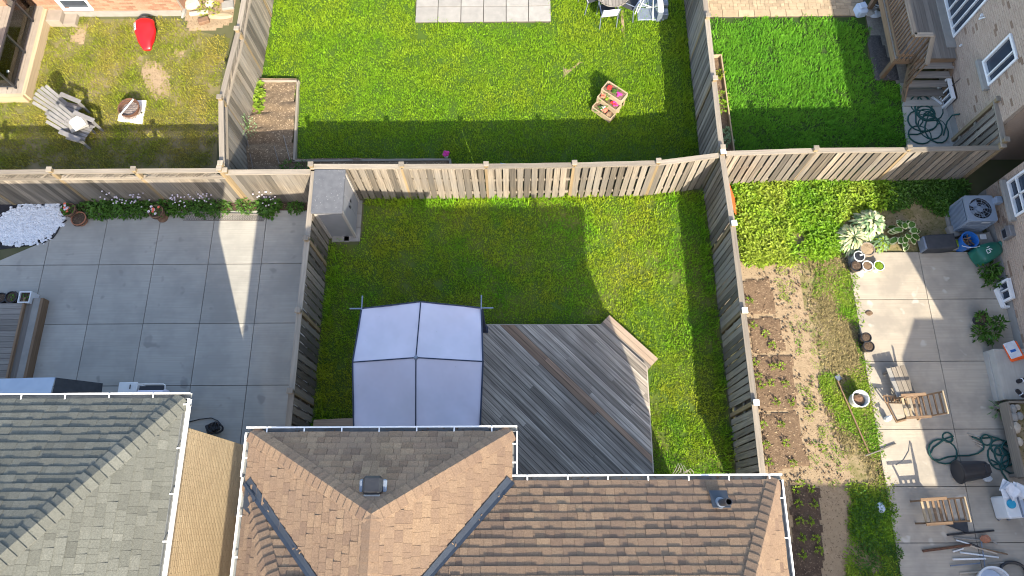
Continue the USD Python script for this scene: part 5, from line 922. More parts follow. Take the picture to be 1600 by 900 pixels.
sw = [(leafy(26, .10, .06, .05, .02, 70+k, droop=.3), 'weed_leaf') for k in range(3)]
scatter('strip_weeds', 'scattered low weeds on the dry strip beside the garden patio', 'weeds', sw, strew(gpoly([(1248, 415), (1318, 398), (1345, 560), (1395, 790), (1398, 960), (1320, 960), (1330, 780), (1290, 640)]), 1250, seed=3, clump=.42)+strew(gpoly([(1322, 410), (1330, 420), (1400, 880), (1392, 880)]), 85, seed=4), .6, 1.5)
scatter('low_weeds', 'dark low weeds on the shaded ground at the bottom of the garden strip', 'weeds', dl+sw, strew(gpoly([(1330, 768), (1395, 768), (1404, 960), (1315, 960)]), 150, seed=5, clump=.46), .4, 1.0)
scatter('straw_grass', 'dry straw-coloured grass on the strip beside the garden patio', 'grass', [(blades(60, .2, .05, .009, 800+k, lean=1.4), 'straw') for k in range(3)], strew(gpoly([(1262, 405), (1318, 398), (1345, 560), (1390, 770), (1340, 770), (1295, 640)]), 300, seed=9, clump=.40), .6, 1.2)
ck = []
for k in range(3): mb = MB(); mb.blob((0, 0, 0), (.03, .024, .018), .7, 2, 1, seed=k, tone=rnd()); ck.append((mb, 'soil_bed' if k else 'soil_light'))
scatter('path_weeds', 'sparse small weeds on the dry earth between the vegetable beds', 'weeds', sw, strew(gpoly([(1205, 410), (1265, 404), (1310, 640), (1340, 765), (1270, 765), (1240, 560)]), 110, seed=24), .4, 1.0)
scatter('soil_clods', 'small clods of earth on the vegetable beds and the path', 'clods', ck, strew(gpoly([(1158, 440), (1260, 405), (1300, 640), (1340, 790), (1240, 790), (1195, 735)]), 900, z=.05, seed=21, clump=.35), .15, .75)
gp = [(1180, 566), (1207, 573), (1221, 572), (1205, 598), (1226, 600), (1190, 602), (1212, 628), (1236, 628), (1184, 588), (1177, 508), (1196, 522), (1170, 470), (1206, 540), (1192, 664), (1219, 663), (1196, 695), (1228, 692), (1202, 722), (1238, 724), (1250, 755), (1243, 765), (1267, 763), (1247, 787), (1271, 787), (1249, 814), (1265, 814), (1252, 840), (1274, 842), (1253, 866), (1279, 860), (1285, 700), (1265, 640)]
s0 = None
for i, (x, y) in enumerate(gp):
    c = at(x, y, .07); bed_ = 'shaded bed by the roof gutter' if y > 740 else 'lumpy fourth bed' if y > 645 and x < 1245 else 'dry path beside the beds' if x > 1255 else 'third bed from the weeds' if y > 555 else 'second bed from the weeds' if y > 495 else 'first bed nearest the weeds'; sd_ = 'near its fence edge' if x < {'s': 1258, 'l': 1212, 'd': 1300, 't': 1208}.get(bed_[0] if not bed_.startswith('sec') else 'x', 1190) else 'towards its path edge'; lb_ = f'young yellow-green vegetable plant in the {bed_}, {sd_}'; gr_ = f'young plants in the {bed_} {sd_}'
    if s0 is None:
        s0 = local('seedling', lb_, 'seedling', c, 0, gr_); put(s0, 'foliage', leafy(26, .06, .09, .085, .032, 99, droop=.15), 'fresh_leaf'); mb = MB(); mb.tube([(0, 0, -.04), (0, 0, .10)], .006, 5); put(s0, 'stem', mb, 'dark_leaf')
    else: copy(s0, c, rnd(0, 6.28), lb_, gr_)
def leafmesh(b, a, e, L, W, bend=.35, n=4, fold=.12, inset=0.0, lift=0.0):
    d = A([math.cos(a), math.sin(a), 0]); s_ = A([-math.sin(a), math.cos(a), 0]); V = []; F = []
    for i in range(n+1):
        t = inset*.6+(1-inset*1.2)*i/n; w = W*.5*math.sin(math.pi*min(1, t*.92+.06))**.8*(1-inset); z = L*t*math.sin(e)-bend*L*t*t; c_ = b+d*(L*t*math.cos(e))+A([0, 0, z+lift]); V += [c_+s_*w+A([0, 0, fold*w]), c_, c_-s_*w+A([0, 0, fold*w])]
    for i in range(n):
        for j in (0, 1): F.append([i*3+j, (i+1)*3+j, (i+1)*3+j+1, i*3+j+1])
    return V, F
def hosta(label, px, py, r, h, num, L, W, mats, seed, two=False):
    c = at(px, py, h*.5); c[2] = 0.02; n = thing('hosta', label, 'plant', c); q = np.random.default_rng(seed)
    for k in range(num):
        t = math.sqrt((k+.5)/num); a = k*2.39996+q.normal(0, .2); b = c+A([math.cos(a)*r*t*.62, math.sin(a)*r*t*.62, h*(1-.72*t*t)+.04]); l = L*q.uniform(.8, 1.15); w = W*q.uniform(.85, 1.15); e = .75-1.05*t+q.normal(0, .15)
        mb = MB(); V, F = leafmesh(b, a, e, l, w); mb.add(V, F); p = put(n, 'leaf', mb, mats[k % len(mats)] if not two else 'hosta_edge')
        if two: mb = MB(); V, F = leafmesh(b, a, e, l, w, inset=.26, lift=.012); mb.add(V, F); put(p, 'leaf_center', mb, 'dark_leaf')
        if k % 3 == 0: mb = MB(); mb.tube([c, b], .006, 4); put(n, 'stalk', mb, 'hosta_leaf')
    return n
hosta('cream striped hosta at the left of the planted corner', 1330, 374, .52, .36, 190, .17, .05, ['hosta_gold', 'hosta_edge', 'hosta_gold', 'hosta_leaf'], 1)
hosta('large white-green variegated hosta in the middle of the planted corner', 1358, 350, .56, .46, 200, .145, .075, ['hosta_edge', 'hosta_leaf', 'hosta_leaf', 'hosta_edge'], 2)
hosta('pale green fine-leaved plant in front of the variegated hosta', 1376, 380, .30, .30, 120, .10, .05, ['hosta_leaf', 'fresh_leaf', 'hosta_leaf'], 3)
hosta('hosta with big dark green leaves edged in cream', 1412, 366, .40, .34, 26, .24, .18, [], 4, two=True)
pot('patio_pot', 'wide tan soil-filled pot under the hostas', 1356, 389, .19, .30, 'tan_metal', 'soil_light', zbase=.06); pot('patio_pot', 'white bucket with dark inside and a pale stick', 1343, 400, .145, .30, 'white_plastic', 'black_plastic', zbase=.06)
p = at(1343, 400, .33); mb = MB(); mb.beam(p+A([-.08, -.03, 0]), p+A([.08, .04, .02]), .045, .02); solo('stick', 'pale stick lying across the white bucket', 'stick', mb, 'white_plastic')
pot('patio_pot', 'black pot of dark soil left of the white pots', 1339, 415, .15, .26, 'black_plastic', zbase=.06); pot('patio_pot', 'white pot of brown soil between the black pot and the green pot', 1356, 415, .14, .26, 'white_plastic', 'soil_bed', zbase=.06)
pot('patio_pot', 'white pot filled with bright yellow-green moss', 1374, 415, .14, .24, 'white_plastic', 'fresh_leaf', zbase=.06, plant=(120, .12, .06, .05, 'fresh_leaf'))
pot('patio_pot', 'upper black pot at the weedy edge of the patio', 1354, 527, .13, .28, 'black_plastic', zbase=.06); pot('patio_pot', 'lower black pot at the weedy edge of the patio', 1358, 541, .14, .26, 'black_plastic', zbase=.06)
pot('patio_pot', 'black pot with a green plant near the basement window', 1536, 497, .17, .24, 'black_plastic', zbase=.06, plant=(40, .14, .2, .12, 'dark_leaf'))
c = at(1344, 623, .34); c[2] = 0; n = thing('white_bucket', 'large white bucket standing on the weedy ground by the hoe', 'bucket', c); mb = MB(); mb.lathe([(0, 0), (.155, 0), (.20, .36), (.21, .36), (.21, .38), (.185, .38), (.15, .03), (0, .03)], c, 28); put(n, 'bucket', mb, 'white_plastic'); mb = MB(); mb.blob(c+A([.02, 0, .22]), (.11, .10, .07), .4, 3, 2); put(n, 'contents', mb, 'clay_brown')
mb = MB(); mb.lathe([(0, .10), (.172, .10)], c, 20); put(n, 'inside', mb, 'tan_metal')
hoe = thing('garden_hoe', 'long dark-handled hoe lying on the weedy strip', 'hoe', at(1335, 650)); mb = MB(); mb.tube([at(1309, 595, .12), at(1358, 708, .10)], .018, 6); put(hoe, 'handle', mb, 'brown_wood'); mb = MB(); mb.beam(at(1307, 592, .1), at(1313, 588, .04), .14, .02); put(hoe, 'blade', mb, 'steel_grey')
mb = MB(); mb.tube([at(1352, 712, .10), at(1380, 702, .10), at(1400, 693, .09)], .016, 6); solo('wooden_stick', 'bent stick reaching from the weeds onto the sunny patio', 'stick', mb, 'grey_wood')
c = at(1376, 792, .06); mb = MB(); m = trimesh.creation.icosphere(2, 1); v = A(m.vertices); v = v*(.6+.7*meshkit.noise(v*2.7))[:, None]*A([.10, .13, .06]); mb.add(v+c, m.faces); solo('blue_bag', 'pale blue plastic bag on the shaded weeds', 'bag', mb, 'tarp_blue')

# ---------------------------------------------------------------- garden patio
PZ = .06
ob = MB(); ob.box((5.64, 8.16, .62), (.03, .50, 1.35), R=A([[math.cos(.42), 0, -math.sin(.42)], [0, 1, 0], [math.sin(.42), 0, math.cos(.42)]]), ch=.008); solo('orange_board', 'bright orange board leaning on the back of the side fence', 'board', ob, 'orange_paint')
ac = thing('cooling_unit', 'grey-blue outdoor cooling unit with a fan on top', 'air conditioner', (11.85, 7.8, 0)); x0, x1, y0, y1, zt = 11.50, 12.25, 7.40, 8.12, .82
mb = MB(); mb.box(((x0+x1)/2, (y0+y1)/2, .04), (.86, .84, .08)); put(ac, 'pad', mb, 'concrete_pale'); mb = MB(); mb.box(((x0+x1)/2, (y0+y1)/2, .34), (x1-x0-.05, y1-y0-.05, .48)); put(ac, 'core', mb, 'ac_metal')
cx_, cy_ = (x0+x1)/2, (y0+y1)/2; ringo = sbox(x0, y0, x1, y1).buffer(-.06).buffer(.06).difference(Point(cx_, cy_).buffer(.29)); mb = MB(); mb.prism(ringo, zt-.05, zt); put(ac, 'top_panel', mb, 'ac_metal')
for xx, yy in ((x0, y0), (x1, y0), (x0, y1), (x1, y1)): mb = MB(); mb.box((xx+(.035 if xx == x0 else -.035), yy+(.035 if yy == y0 else -.035), .43), (.07, .07, .70), ch=.02); put(ac, 'corner', mb, 'ac_metal')
for k in range(13):
    z = .14+k*.048
    for xx in (x0+.01, x1-.01): mb = MB(); mb.box((xx, cy_, z), (.02, y1-y0-.13, .022)); put(ac, 'louver', mb, 'ac_metal')
    for yy in (y0+.01, y1-.01): mb = MB(); mb.box((cx_, yy, z), (x1-x0-.13, .02, .022)); put(ac, 'louver', mb, 'ac_metal')
mb = MB(); mb.lathe([(.29, zt-.02), (.27, zt-.2), (0, zt-.2)], (cx_, cy_, 0), 28); put(ac, 'fan_well', mb, 'black_plastic'); mb = MB(); mb.lathe([(.0, zt-.03), (.085, zt-.04), (.09, zt-.16)], (cx_, cy_, 0), 18); put(ac, 'fan_hub', mb, 'ac_metal')
for k in range(4):
    a = k*1.571+.4; mb = MB(); V = [(cx_+r_*math.cos(a+o), cy_+r_*math.sin(a+o), zt-.10+dz_) for r_, o, dz_ in ((.08, -.3, .03), (.08, .3, -.03), (.25, .45, -.04), (.25, -.25, .04))]; mb.add(V, [[0, 1, 2, 3], [3, 2, 1, 0]]); put(ac, 'fan_blade', mb, 'ac_metal')
mb = MB()
for R_ in (.10, .17, .24, .285): mb.tube([(cx_+R_*math.cos(t), cy_+R_*math.sin(t), zt-.005) for t in np.linspace(0, 6.283, 28)], .004, 4)
for k in range(10): a = k*.628; mb.tube([(cx_+.08*math.cos(a), cy_+.08*math.sin(a), zt-.004), (cx_+.29*math.cos(a), cy_+.29*math.sin(a), zt-.004)], .004, 4)
put(ac, 'fan_guard', mb, 'ac_metal'); mb = MB(); mb.box((cx_+.12, y0-.002, zt-.10), (.22, .006, .035)); put(ac, 'label_strip', mb, 'white_plastic'); mb = MB(); mb.box((12.32, 7.95, .86), (.18, .18, .2), ch=.02); mb.tube([(12.3, 7.9, .8), (12.2, 7.75, .55), (12.22, 7.7, .3)], .02, 6); put(ac, 'connection_box', mb, 'ac_metal')
for i, (a, b, w, h_, lb) in enumerate((((1476, 383), (1522, 382), .26, .20, 'long pale concrete block beside the covered bundle'), ((1484, 354), (1492, 371), .22, .16, 'pale concrete block pointing at the cooling unit'), ((1524, 378), (1546, 374), .34, .24, 'pale concrete block behind the blue pail'), ((1541, 392), (1549, 404), .16, .14, 'broken pale block at the wall by the green bin'))): mb = MB(); mb.beam(at(*a, h_/2), at(*b, h_/2), w, h_, ch=.012); solo('concrete_block', lb, 'block', mb, 'concrete_pale')
p = at(1536, 370, .27); mb = MB(); mb.box(p, (.16, .14, .03), ch=.006); solo('white_tile', 'white tile on the block behind the blue pail', 'tile', mb, 'white_plastic')
for i, (x, y, m_, lb) in enumerate(((1486, 380, 'white_plastic', 'white box with a dark square on the concrete block'), (1496, 380, 'fresh_leaf', 'yellow-green ball on the concrete block beside the blue pail'))):
    p = at(x, y, .24); n = thing('small_box' if i == 0 else 'small_ball', lb, 'box' if i == 0 else 'ball', p); mb = MB(); (mb.box(p, (.13, .12, .08), rz=-.4, ch=.01) if i == 0 else mb.blob(p, (.075, .085, .06), .3, 2, 2)); put(n, 'body', mb, m_)
    if i == 0: mb = MB(); mb.box(p+A([0, 0, .042]), (.06, .06, .01), rz=-.4); put(n, 'dark_square', mb, 'black_plastic')
c0, c1 = at(1438, 383, .2), at(1490, 380, .2); n = thing('covered_bundle', 'black cloth-covered bundle with a grey end at the patio edge', 'covered grill', (c0+c1)/2*A([1, 1, 0])); mb = MB(); m = trimesh.creation.box((1, 1, 1)); 
for _ in range(3): m = m.subdivide()
v = A(m.vertices); v = v*(1-.16*np.maximum(0, np.linalg.norm(v, axis=1)-.6)[:, None])+.07*(meshkit.noise(v*4)-.5)[:, None]*v; d_ = unit((c1-c0)*A([1, 1, 0])); s_ = A([-d_[1], d_[0], 0]); mb.add((c0+c1)/2*A([1, 1, 0])+A([0, 0, PZ+.17])+v @ np.stack([d_*.78, s_*.40, A([0, 0, .36])]), m.faces); put(n, 'cover', mb, 'dark_fabric', smooth=True)
mb = MB(); p = (c0+c1)/2*A([1, 1, 0])-d_*.40+A([0, 0, PZ+.17]); mb.box(p, (.05, .36, .30), rz=math.atan2(d_[1], d_[0]), ch=.015); put(n, 'grey_end', mb, 'steel_grey')
c = at(1516, 374, .5); c[2] = 0; n = thing('blue_pail', 'blue pail holding dark rubbish beside the green bin', 'pail', c); mb = MB(); mb.lathe([(0, .0), (.165, 0), (.205, .46), (.225, .47), (.225, .50), (.195, .50), (.17, .2), (0, .2)], c, 26); put(n, 'pail', mb, 'blue_plastic'); mb = MB()
for k in range(16): p = c+A([rnd(-.1, .1), rnd(-.1, .1), rnd(.25, .4)]); mb.beam(p, p+A([rnd(-.15, .15), rnd(-.15, .15), rnd(0, .1)]), .03, .02)
put(n, 'rubbish', mb, 'brown_wood'); mb = MB(); mb.tube([c+A([.225*math.cos(t), .225*math.sin(t)*.3-.16, .47-.05*math.sin(t)]) for t in np.linspace(3.14, 6.28, 12)], .007, 5); put(n, 'handle', mb, 'white_plastic')
c0, c1 = at(1524, 403, .22), at(1556, 389, .22); d_ = unit((c1-c0)*A([1, 1, 0])); s_ = A([-d_[1], d_[0], 0]); n = thing('green_bin', 'dark green bin with a pale mark lying on its side by the wall', 'bin', (c0+c1)/2*A([1, 1, 0])); mb = MB(); m = trimesh.creation.icosphere(3, 1); v = A(m.vertices); v = np.sign(v)*np.abs(v)**.62*A([.38, 1, 1]); wv = (.235-.05*(v[:, 0]/.38)); ctr = (c0+c1)/2*A([1, 1, 0])+A([0, 0, .27])
mb.add(ctr+np.outer(v[:, 0], d_)+np.outer(v[:, 1]*wv, s_)+np.outer(v[:, 2]*wv, [0, 0, 1]), m.faces); put(n, 'body', mb, 'green_plastic', smooth=True)
mb = MB(); mb.box(ctr+d_*.40+A([0, 0, .04]), (.12, .26, .24), rz=math.atan2(d_[1], d_[0]), ch=.04); put(n, 'base', mb, 'green_plastic'); mb = MB(); mb.box(ctr-d_*.31+A([0, 0, .0]), (.04, .44, .40), rz=math.atan2(d_[1], d_[0]), ch=.02); put(n, 'rim', mb, 'green_plastic')
mb = MB(); p = ctr+A([0, 0, .246])-d_*.14
for a_, b_ in (((-.05, -.05), (.05, -.04)), ((.05, -.04), (.05, .03)), ((.05, .03), (-.03, .05)), ((-.03, .05), (-.05, -.05)), ((.06, .06), (.12, .0)), ((.02, .09), (.10, .10))): mb.beam(p+d_*a_[0]+s_*a_[1], p+d_*b_[0]+s_*b_[1], .02, .012)
put(n, 'pale_mark', mb, 'white_plastic')
for i, (x, y, r_, lb) in enumerate(((1545, 420, .22, 'dark leafy plant at the foot of the wall above the basement window'), (1562, 436, .26, 'spreading dark plant right beside the basement window'), (1550, 430, .16, 'narrow dark plant between the two wall plants'), (1545, 520, .22, 'low dark plant beside the concrete stoop'), (1557, 505, .14, 'small plant at the wall between the pot and the stoop'), (1533, 521, .16, 'small dark plant left of the stoop corner'))): c = at(x, y, .2); c[0] = min(c[0], 12.3); c[2] = PZ; shrub('wall_plant', lb, c, r_, .38, 60, .17, 'dark_leaf', w=.05)
mb = MB(); a = at(1556, 452, .12); b = at(1568, 480, .12); mb.beam(a, b, .05, .14); mb.beam(a+A([.25, 0, 0]), a, .05, .13); mb.beam(b+A([.25, 0, 0]), b, .05, .13); solo('window_well', 'white window well at the basement window of the brick house', 'window well', mb, 'vinyl_white')
sp = thing('stoop', 'two-step concrete stoop at the wall of the brick house', 'steps', (12, 4, 0)); q0 = at(1541, 548, .2); q1 = at(1557, 627, .2); u0 = at(1551, 545, .4)
mb = MB(); mb.box(((q0[0]+12.47)/2, (q0[1]+q1[1])/2, .12), (12.47-q0[0], q0[1]-q1[1], .20), ch=.012); put(sp, 'lower_step', mb, 'concrete'); mb = MB(); mb.box(((u0[0]+12.46)/2, (q0[1]+q1[1])/2, .31), (12.46-u0[0], q0[1]-q1[1]-.004, .20), ch=.012); put(sp, 'upper_step', mb, 'concrete')
c = at(1584, 549, .46); n = thing('paper_sack', 'white and orange paper sack lying on the stoop', 'sack', c); mb = MB(); mb.box(c, (.36, .46, .09), rz=.25, ch=.03); put(n, 'sack', mb, 'orange_paint'); mb = MB(); mb.box(c+A([-.05, .03, .05]), (.30, .40, .03), rz=.3, ch=.01); put(n, 'printed_front', mb, 'paper'); mb = MB(); mb.box(c+A([-.06, .0, .069]), (.14, .06, .008), rz=.3); put(n, 'print_mark', mb, 'blue_plastic')
for i, (x, y) in enumerate(((1591, 596), (1590, 611))): c = at(x, y, .42); n = local('sandal', ['dark sandal on the stoop nearer the paper sack', 'dark sandal on the stoop nearer the wooden crate'][i], 'sandal', c, .3-i*1.2); mb = MB(); mb.prism(Point(0, 0).buffer(.05).union(Point(.15, 0).buffer(.042)).convex_hull, -.01, .012); put(n, 'sole', mb, 'black_plastic'); mb = MB(); mb.tube([(.09, -.05, .0), (.10, -.03, .04), (.10, .03, .04), (.09, .05, .0)], .012, 5); put(n, 'strap', mb, 'paper')
cr = thing('wooden_crate', 'open grey board planter on legs below the stoop', 'planter', at(1590, 685)); ZC = .62; a = at(1571, 628, ZC); b = at(1598, 745, ZC); X0 = min(a[0], b[0])+.05; YT, YB = a[1], b[1]
mb = MB(); mb.beam((X0, YT, ZC-.14), (X0, YB, ZC-.14), .05, .30); put(cr, 'side_board', mb, 'fence_pale'); mb = MB(); mb.beam((X0+.03, YT, ZC-.14), (12.4, YT, ZC-.14), .05, .30); put(cr, 'end_board', mb, 'fence_pale'); mb = MB(); mb.beam((X0+.03, YB, ZC-.14), (12.4, YB, ZC-.14), .05, .30); put(cr, 'end_board', mb, 'fence_pale')
mb = MB(); mb.box(((X0+12.4)/2, (YT+YB)/2, ZC-.2), (12.4-X0-.06, YT-YB-.06, .12)); put(cr, 'soil', mb, 'weed_soil')
for xx in (X0+.05, 12.3):
    for yy in (YT-.06, YB+.06): mb = MB(); mb.box((xx, yy, .2), (.08, .08, .42)); put(cr, 'leg', mb, 'grey_wood')
for i, (x, y, r_) in enumerate(((1583, 638, .07), (1590, 636, .05), (1584, 652, .08), (1587, 668, .09), (1594, 650, .06), (1592, 690, .07))): p = at(x, y, ZC-.05); mb = MB(); mb.blob(p, (r_, r_*1.2, r_*.7), .5, 2, 2, seed=i); put(cr, 'stone', mb, 'stone' if i % 2 else 'concrete_pale')
c = at(1566, 640, .25); shrub('spiky_plant', 'small pale spiky plant left of the grey board planter', (c[0], c[1], PZ), .16, .28, 26, .2, 'hosta_leaf', w=.035)
bn = thing('wooden_bench', 'low pale plank bench on the sunny patio', 'bench', at(1398, 598)); a, b = at(1389, 575, .36), at(1406, 620, .36); d_ = unit(b-a); s_ = A([-d_[1], d_[0], 0]); s_ = s_ if s_[0] > 0 else -s_
for k in range(4): mb = MB(); o = s_*(k*.118-.02); mb.beam(a+o, b+o, .108, .035, ch=.004); put(bn, 'plank', mb, 'fence_pale' if k else 'concrete_pale')
for p in (a+d_*.08, b-d_*.08): mb = MB(); q = p+s_*.16; mb.beam(q-s_*.19-A([0, 0, .06]), q+s_*.19-A([0, 0, .06]), .05, .08); put(bn, 'cross_bar', mb, 'grey_wood'); 
for p in (a+d_*.08, b-d_*.08):
    for o in (-.02, .34): mb = MB(); q = p+s_*o; mb.beam((q[0], q[1], PZ), (q[0], q[1], .33), .05, .05); put(bn, 'leg', mb, 'grey_wood')
mb = MB(); mb.prism([(0, 0), (.32, 0), (.32, .40), (0, .4)], -.34, .0); 
n = thing('white_bottle', 'white spray bottle standing on the sunny patio', 'bottle', at(1384, 655, PZ)); c = at(1384, 655, PZ); mb = MB(); mb.lathe([(0, 0), (.06, 0), (.065, .15), (.025, .2), (.025, .24), (0, .24)], c, 14); put(n, 'body', mb, 'white_plastic'); mb = MB(); mb.box(c+A([-.03, .02, .25]), (.13, .04, .05), rz=.5, ch=.01); put(n, 'spray_head', mb, 'white_plastic')
def slat_chair(label, px, py, rz, low=.40):
    """faces local -x: seat, high ladder back leaning to +x, arms"""
    c = at(px, py, low); n = local('slatted_chair', label, 'chair', (c[0], c[1], PZ), rz)
    for k in range(4): mb = MB(); mb.box((-.20+k*.125, 0, low), (.055, .46, .025)); put(n, 'seat_slat', mb, 'pale_wood' if k < 2 else 'brown_wood')
    for s_ in (-1, 1):
        mb = MB(); mb.beam((-.24, s_*.24, low-.02), (.24, s_*.24, low-.02), .035, .05); put(n, 'seat_rail', mb, 'brown_wood'); mb = MB(); mb.beam((.18, s_*.245, low-.04), (.46, s_*.245, .98), .04, .035, up=(0, 1, 0)); put(n, 'back_post', mb, 'brown_wood')
        mb = MB(); mb.beam((-.22, s_*.245, 0), (-.22, s_*.245, low+.22), .04, .04); put(n, 'leg', mb, 'brown_wood'); mb = MB(); mb.beam((.30, s_*.245, 0), (.14, s_*.245, low), .04, .04); put(n, 'leg', mb, 'brown_wood'); mb = MB(); mb.beam((-.34, s_*.265, low+.23), (.26, s_*.265, low+.23), .065, .025, ch=.005); put(n, 'arm', mb, 'brown_wood')
    for k in range(4): t = .2+k*.22; mb = MB(); mb.box((.18+.28*t, 0, low-.04+t*(1.02-low)), (.022, .47, .05)); put(n, 'back_slat', mb, 'brown_wood')
    mb = MB(); mb.beam((.455, -.27, .985), (.455, .27, .985), .03, .05, ch=.006); put(n, 'top_rail', mb, 'pale_wood')
    return n
slat_chair('brown slatted chair in the sun beside the low plank bench', 1424, 637, .05, .42); slat_chair('brown slatted chair in the shade above the heap of poles', 1455, 799, .06, .42)
fc = thing('fallen_chair', 'small brown slatted chair frame lying in front of the plank bench', 'chair frame', at(1402, 628, .2)); a, b = at(1380, 618, .3), at(1412, 622, .3); a2, b2 = at(1384, 629, .12), at(1413, 630, .12)
for p, q in ((a, b), (a2, b2)): mb = MB(); mb.beam(p, q, .03, .03); put(fc, 'rail', mb, 'brown_wood')
for k in range(7): t = k/6; mb = MB(); mb.beam(a*(1-t)+b*t, a2*(1-t)+b2*t, .03, .012); put(fc, 'slat', mb, 'brown_wood')
for p, q in ((at(1386, 630, .1), at(1401, 660, .08)), (at(1401, 660, .08), at(1416, 656, .08)), (at(1412, 622, .28), at(1424, 642, .1))): mb = MB(); mb.beam(p, q, .025, .025); put(fc, 'leg', mb, 'brown_wood')
coil('garden_hose', 'dark green garden hose tangled on the shaded patio by the board planter', [(1478, 684, .12, 0, 1.1, 1), (1470, 706, .30, 3, 1.2, 1.2), (1500, 697, .25, 4, .6, 2.2), (1538, 688, .13, 0, 1.3, 1), (1560, 700, .20, 1, 1.6, 1.2), (1566, 712, .26, 2, 2.0, .9), (1575, 725, .24, 1, 1.4, .9), (1556, 715, .30, 3, 1.2, .8), (1580, 702, .22, 0, 1.5, 1.3)], .021, 'hose_green', [at(1560, 720, .09), at(1566, 738, .09), at(1575, 752, .09)], z=PZ)
c0, c1 = at(1494, 738, .25), at(1540, 733, .25); d_ = unit((c1-c0)*A([1, 1, 0])); s_ = A([-d_[1], d_[0], 0]); n = thing('black_bin', 'black plastic bin lying on its side on the patio', 'bin', (c0+c1)/2*A([1, 1, 0])); Rb = np.stack([s_, A([0, 0, 1.0]), -d_], 1); ctr = c0*A([1, 1, 0])+A([0, 0, PZ+.26])
mb = MB(); mb.lathe([(.265, 0), (.27, -.03), (.245, -.03), (.21, -.5), (.18, -.66), (.14, -.68), (0, -.68)], ctr, 28, R=Rb); put(n, 'body', mb, 'black_plastic', smooth=False); mb = MB(); mb.lathe([(0, .02), (.24, .02), (.27, .0), (.27, -.03)], ctr, 28, R=Rb); put(n, 'lid', mb, 'black_plastic'); mb = MB(); mb.box(ctr+d_*.6+A([0, 0, .19]), (.12, .2, .04), rz=math.atan2(d_[1], d_[0]), ch=.01); put(n, 'handle', mb, 'black_plastic')
c = at(1543, 748, .08); mb = MB(); mb.blob(c, (.09, .06, .045), .5, 3, 2, seed=2); solo('white_rag', 'crumpled white rag at the mouth of the black bin', 'rag', mb, 'white_plastic')
mb = MB()
for k in range(4): mb.beam(at(1512+k*4, 678+k*5, PZ+.02), at(1530+k*2, 684+k*5, PZ+.03), .025, .012)
solo('pale_sticks', 'small heap of pale slats beside the loops of the patio hose', 'slats', mb, 'stone')
mb = MB(); mb.prism(gpoly([(1476, 819), (1510, 811), (1513, 831), (1509, 832)], .1), PZ, PZ+.06); solo('dark_cushion', 'dark grey cushion lying beside the shaded chair', 'cushion', mb, 'dark_fabric')
pl_ = [((1480, 836), (1553, 829), 'black_plastic', .022, 'black pole at the top of the heap of poles'), ((1491, 840), (1532, 844), 'concrete_pale', .018, 'short pale pole just under the black pole'), ((1494, 844), (1518, 851), 'white_plastic', .018, 'short white pole below the black pole'), ((1442, 861), (1518, 851), 'rust', .030, 'thick rusty brown pole sticking out left of the heap'), ((1516, 853), (1558, 865), 'stone', .018, 'tan pole slanting right from the middle of the heap'), ((1489, 862), (1505, 857), 'white_plastic', .02, 'stubby white pole left in the heap'), ((1500, 863), (1560, 871), 'white_plastic', .02, 'long bright white pole across the heap'), ((1489, 874), (1540, 873), 'vinyl_white', .022, 'thick white pole below the bright white pole'), ((1485, 884), (1531, 880), 'steel_grey', .016, 'thin grey pole near the bottom of the heap'), ((1520, 854), (1574, 866), 'brown_wood', .018, 'brown pole with a dark end reaching right'), ((1544, 881), (1587, 877), 'concrete_pale', .016, 'pale pole at the lower right of the heap'), ((1500, 896), (1552, 892), 'stone', .018, 'tan pole at the bottom picture edge'), ((1533, 846), (1539, 887), 'steel_grey', .014, 'thin upright grey rod crossing the heap'), ((1516, 850), (1530, 856), 'black_plastic', .03, 'short black pipe in the middle of the heap'), ((1550, 845), (1558, 850), 'concrete_pale', .02, 'pale stub at the right of the heap')]
for i, (a, b, m_, r_, lb) in enumerate(pl_): z = PZ+.02+.012*(i % 5); mb = MB(); mb.tube([at(*a, z), (at(*a, z)+at(*b, z))/2+A([0, 0, .01]), at(*b, z)], r_, 8); solo('pole', lb, 'pole', mb, m_)
p = at(1540, 842, .14); mb = MB(); mb.blob(p, (.09, .07, .05), .5, 3, 2); solo('red_cap', 'reddish brown cap lying on the heap of poles', 'cap', mb, 'terracotta')
c = at(1552, 897, .3); n = thing('white_tub', 'white plastic tub at the bottom picture edge', 'tub', (c[0], c[1], PZ)); mb = MB(); mb.lathe([(0, PZ), (.24, PZ), (.30, .28), (.32, .29), (.32, .31), (.28, .31), (.25, .12), (0, .12)], (c[0], c[1]-.15, 0), 28, sx=1.15); put(n, 'tub', mb, 'white_plastic'); mb = MB(); mb.lathe([(0, .14), (.24, .14)], (c[0], c[1]-.15, 0), 20, sx=1.15); put(n, 'water', mb, 'tarp_blue')
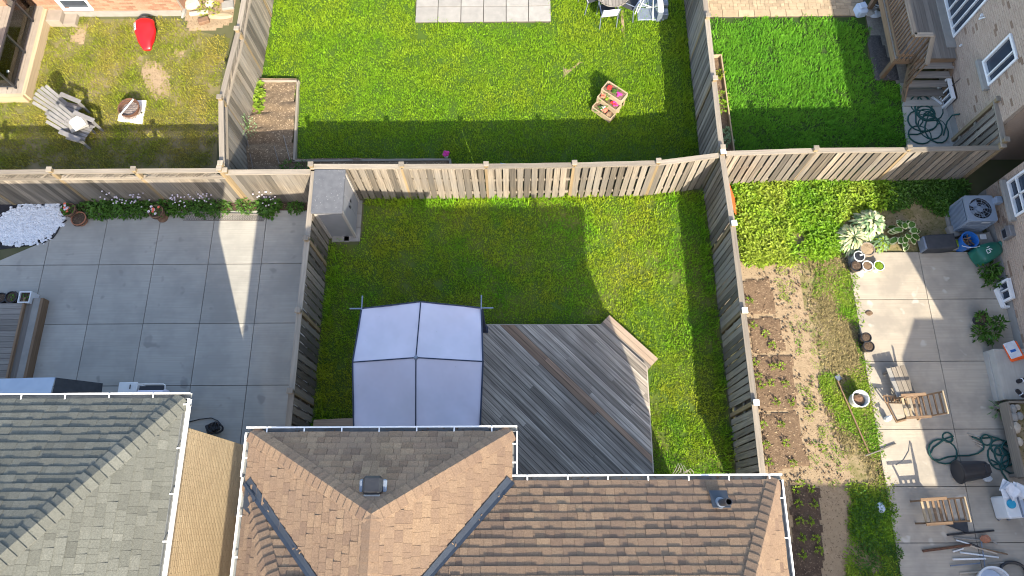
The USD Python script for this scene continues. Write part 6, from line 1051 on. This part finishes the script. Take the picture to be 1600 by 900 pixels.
c = at(1584, 896, .12); mb = MB(); mb.tube([c+A([.28*math.cos(t), .24*math.sin(t), .03*math.sin(2*t)]) for t in np.linspace(0, 6.283, 26)], .035, 8); solo('rubber_ring', 'black rubber ring beside the white tub', 'ring', mb, 'black_plastic')
c = at(1581, 792, .5); cw = thing('white_cooler', 'white plastic box with a round aqua lid under a heap of papers', 'cooler', (c[0], c[1], 0)); mb = MB(); mb.box((c[0], c[1], .32), (.34, .50, .50), rz=.08, ch=.03); put(cw, 'body', mb, 'white_plastic'); mb = MB(); mb.box((c[0]+.24, c[1], .28), (.18, .46, .42), rz=.08, ch=.03); put(cw, 'side_box', mb, 'tarp_blue'); mb = MB(); mb.lathe([(0, .02), (.09, .02), (.10, .0), (.10, -.04)], (c[0]-.05, c[1]+.06, .59), 22); put(cw, 'round_lid', mb, 'aqua_plastic'); mb = MB(); mb.box((c[0]+.14, c[1], .575), (.04, .44, .02), rz=.08); put(cw, 'groove', mb, 'steel_grey')
for sx in (-.1, .12): mb = MB(); mb.lathe([(.05, -.02), (.05, .02)], (c[0]+sx, c[1]-.24, .05+PZ), 12, R=A([[0, 0, 1], [0, 1, 0], [1, 0, 0]])); put(cw, 'wheel', mb, 'steel_grey')
mb = MB()
for k in range(9): mb.box((c[0]+rnd(-.12, .2), c[1]+.30+rnd(-.08, .14), .56+k*.012), (.3, .22, .006), R=np.asarray(trimesh.transformations.euler_matrix(rnd(-.25, .25), rnd(-.25, .25), rnd(0, 3)))[:3, :3])
solo('paper_heap', 'crumpled papers and bags lying on the white cooler', 'papers', mb, 'paper')
mb = MB(); mb.blob(at(1358, 489, PZ+.01), (.07, .05, .02), .6, 3, 2); solo('dirt_clod', 'small brown clod of earth on the sunny patio', 'clod', mb, 'soil_bed')
mb = MB(); mb.tube([at(1400, 727, PZ+.012), at(1412, 719, PZ+.012), at(1420, 705, PZ+.012), at(1422, 690, PZ+.012)], .007, 5); solo('thin_wire', 'thin curved wire lying on the sunny patio', 'wire', mb, 'wire')
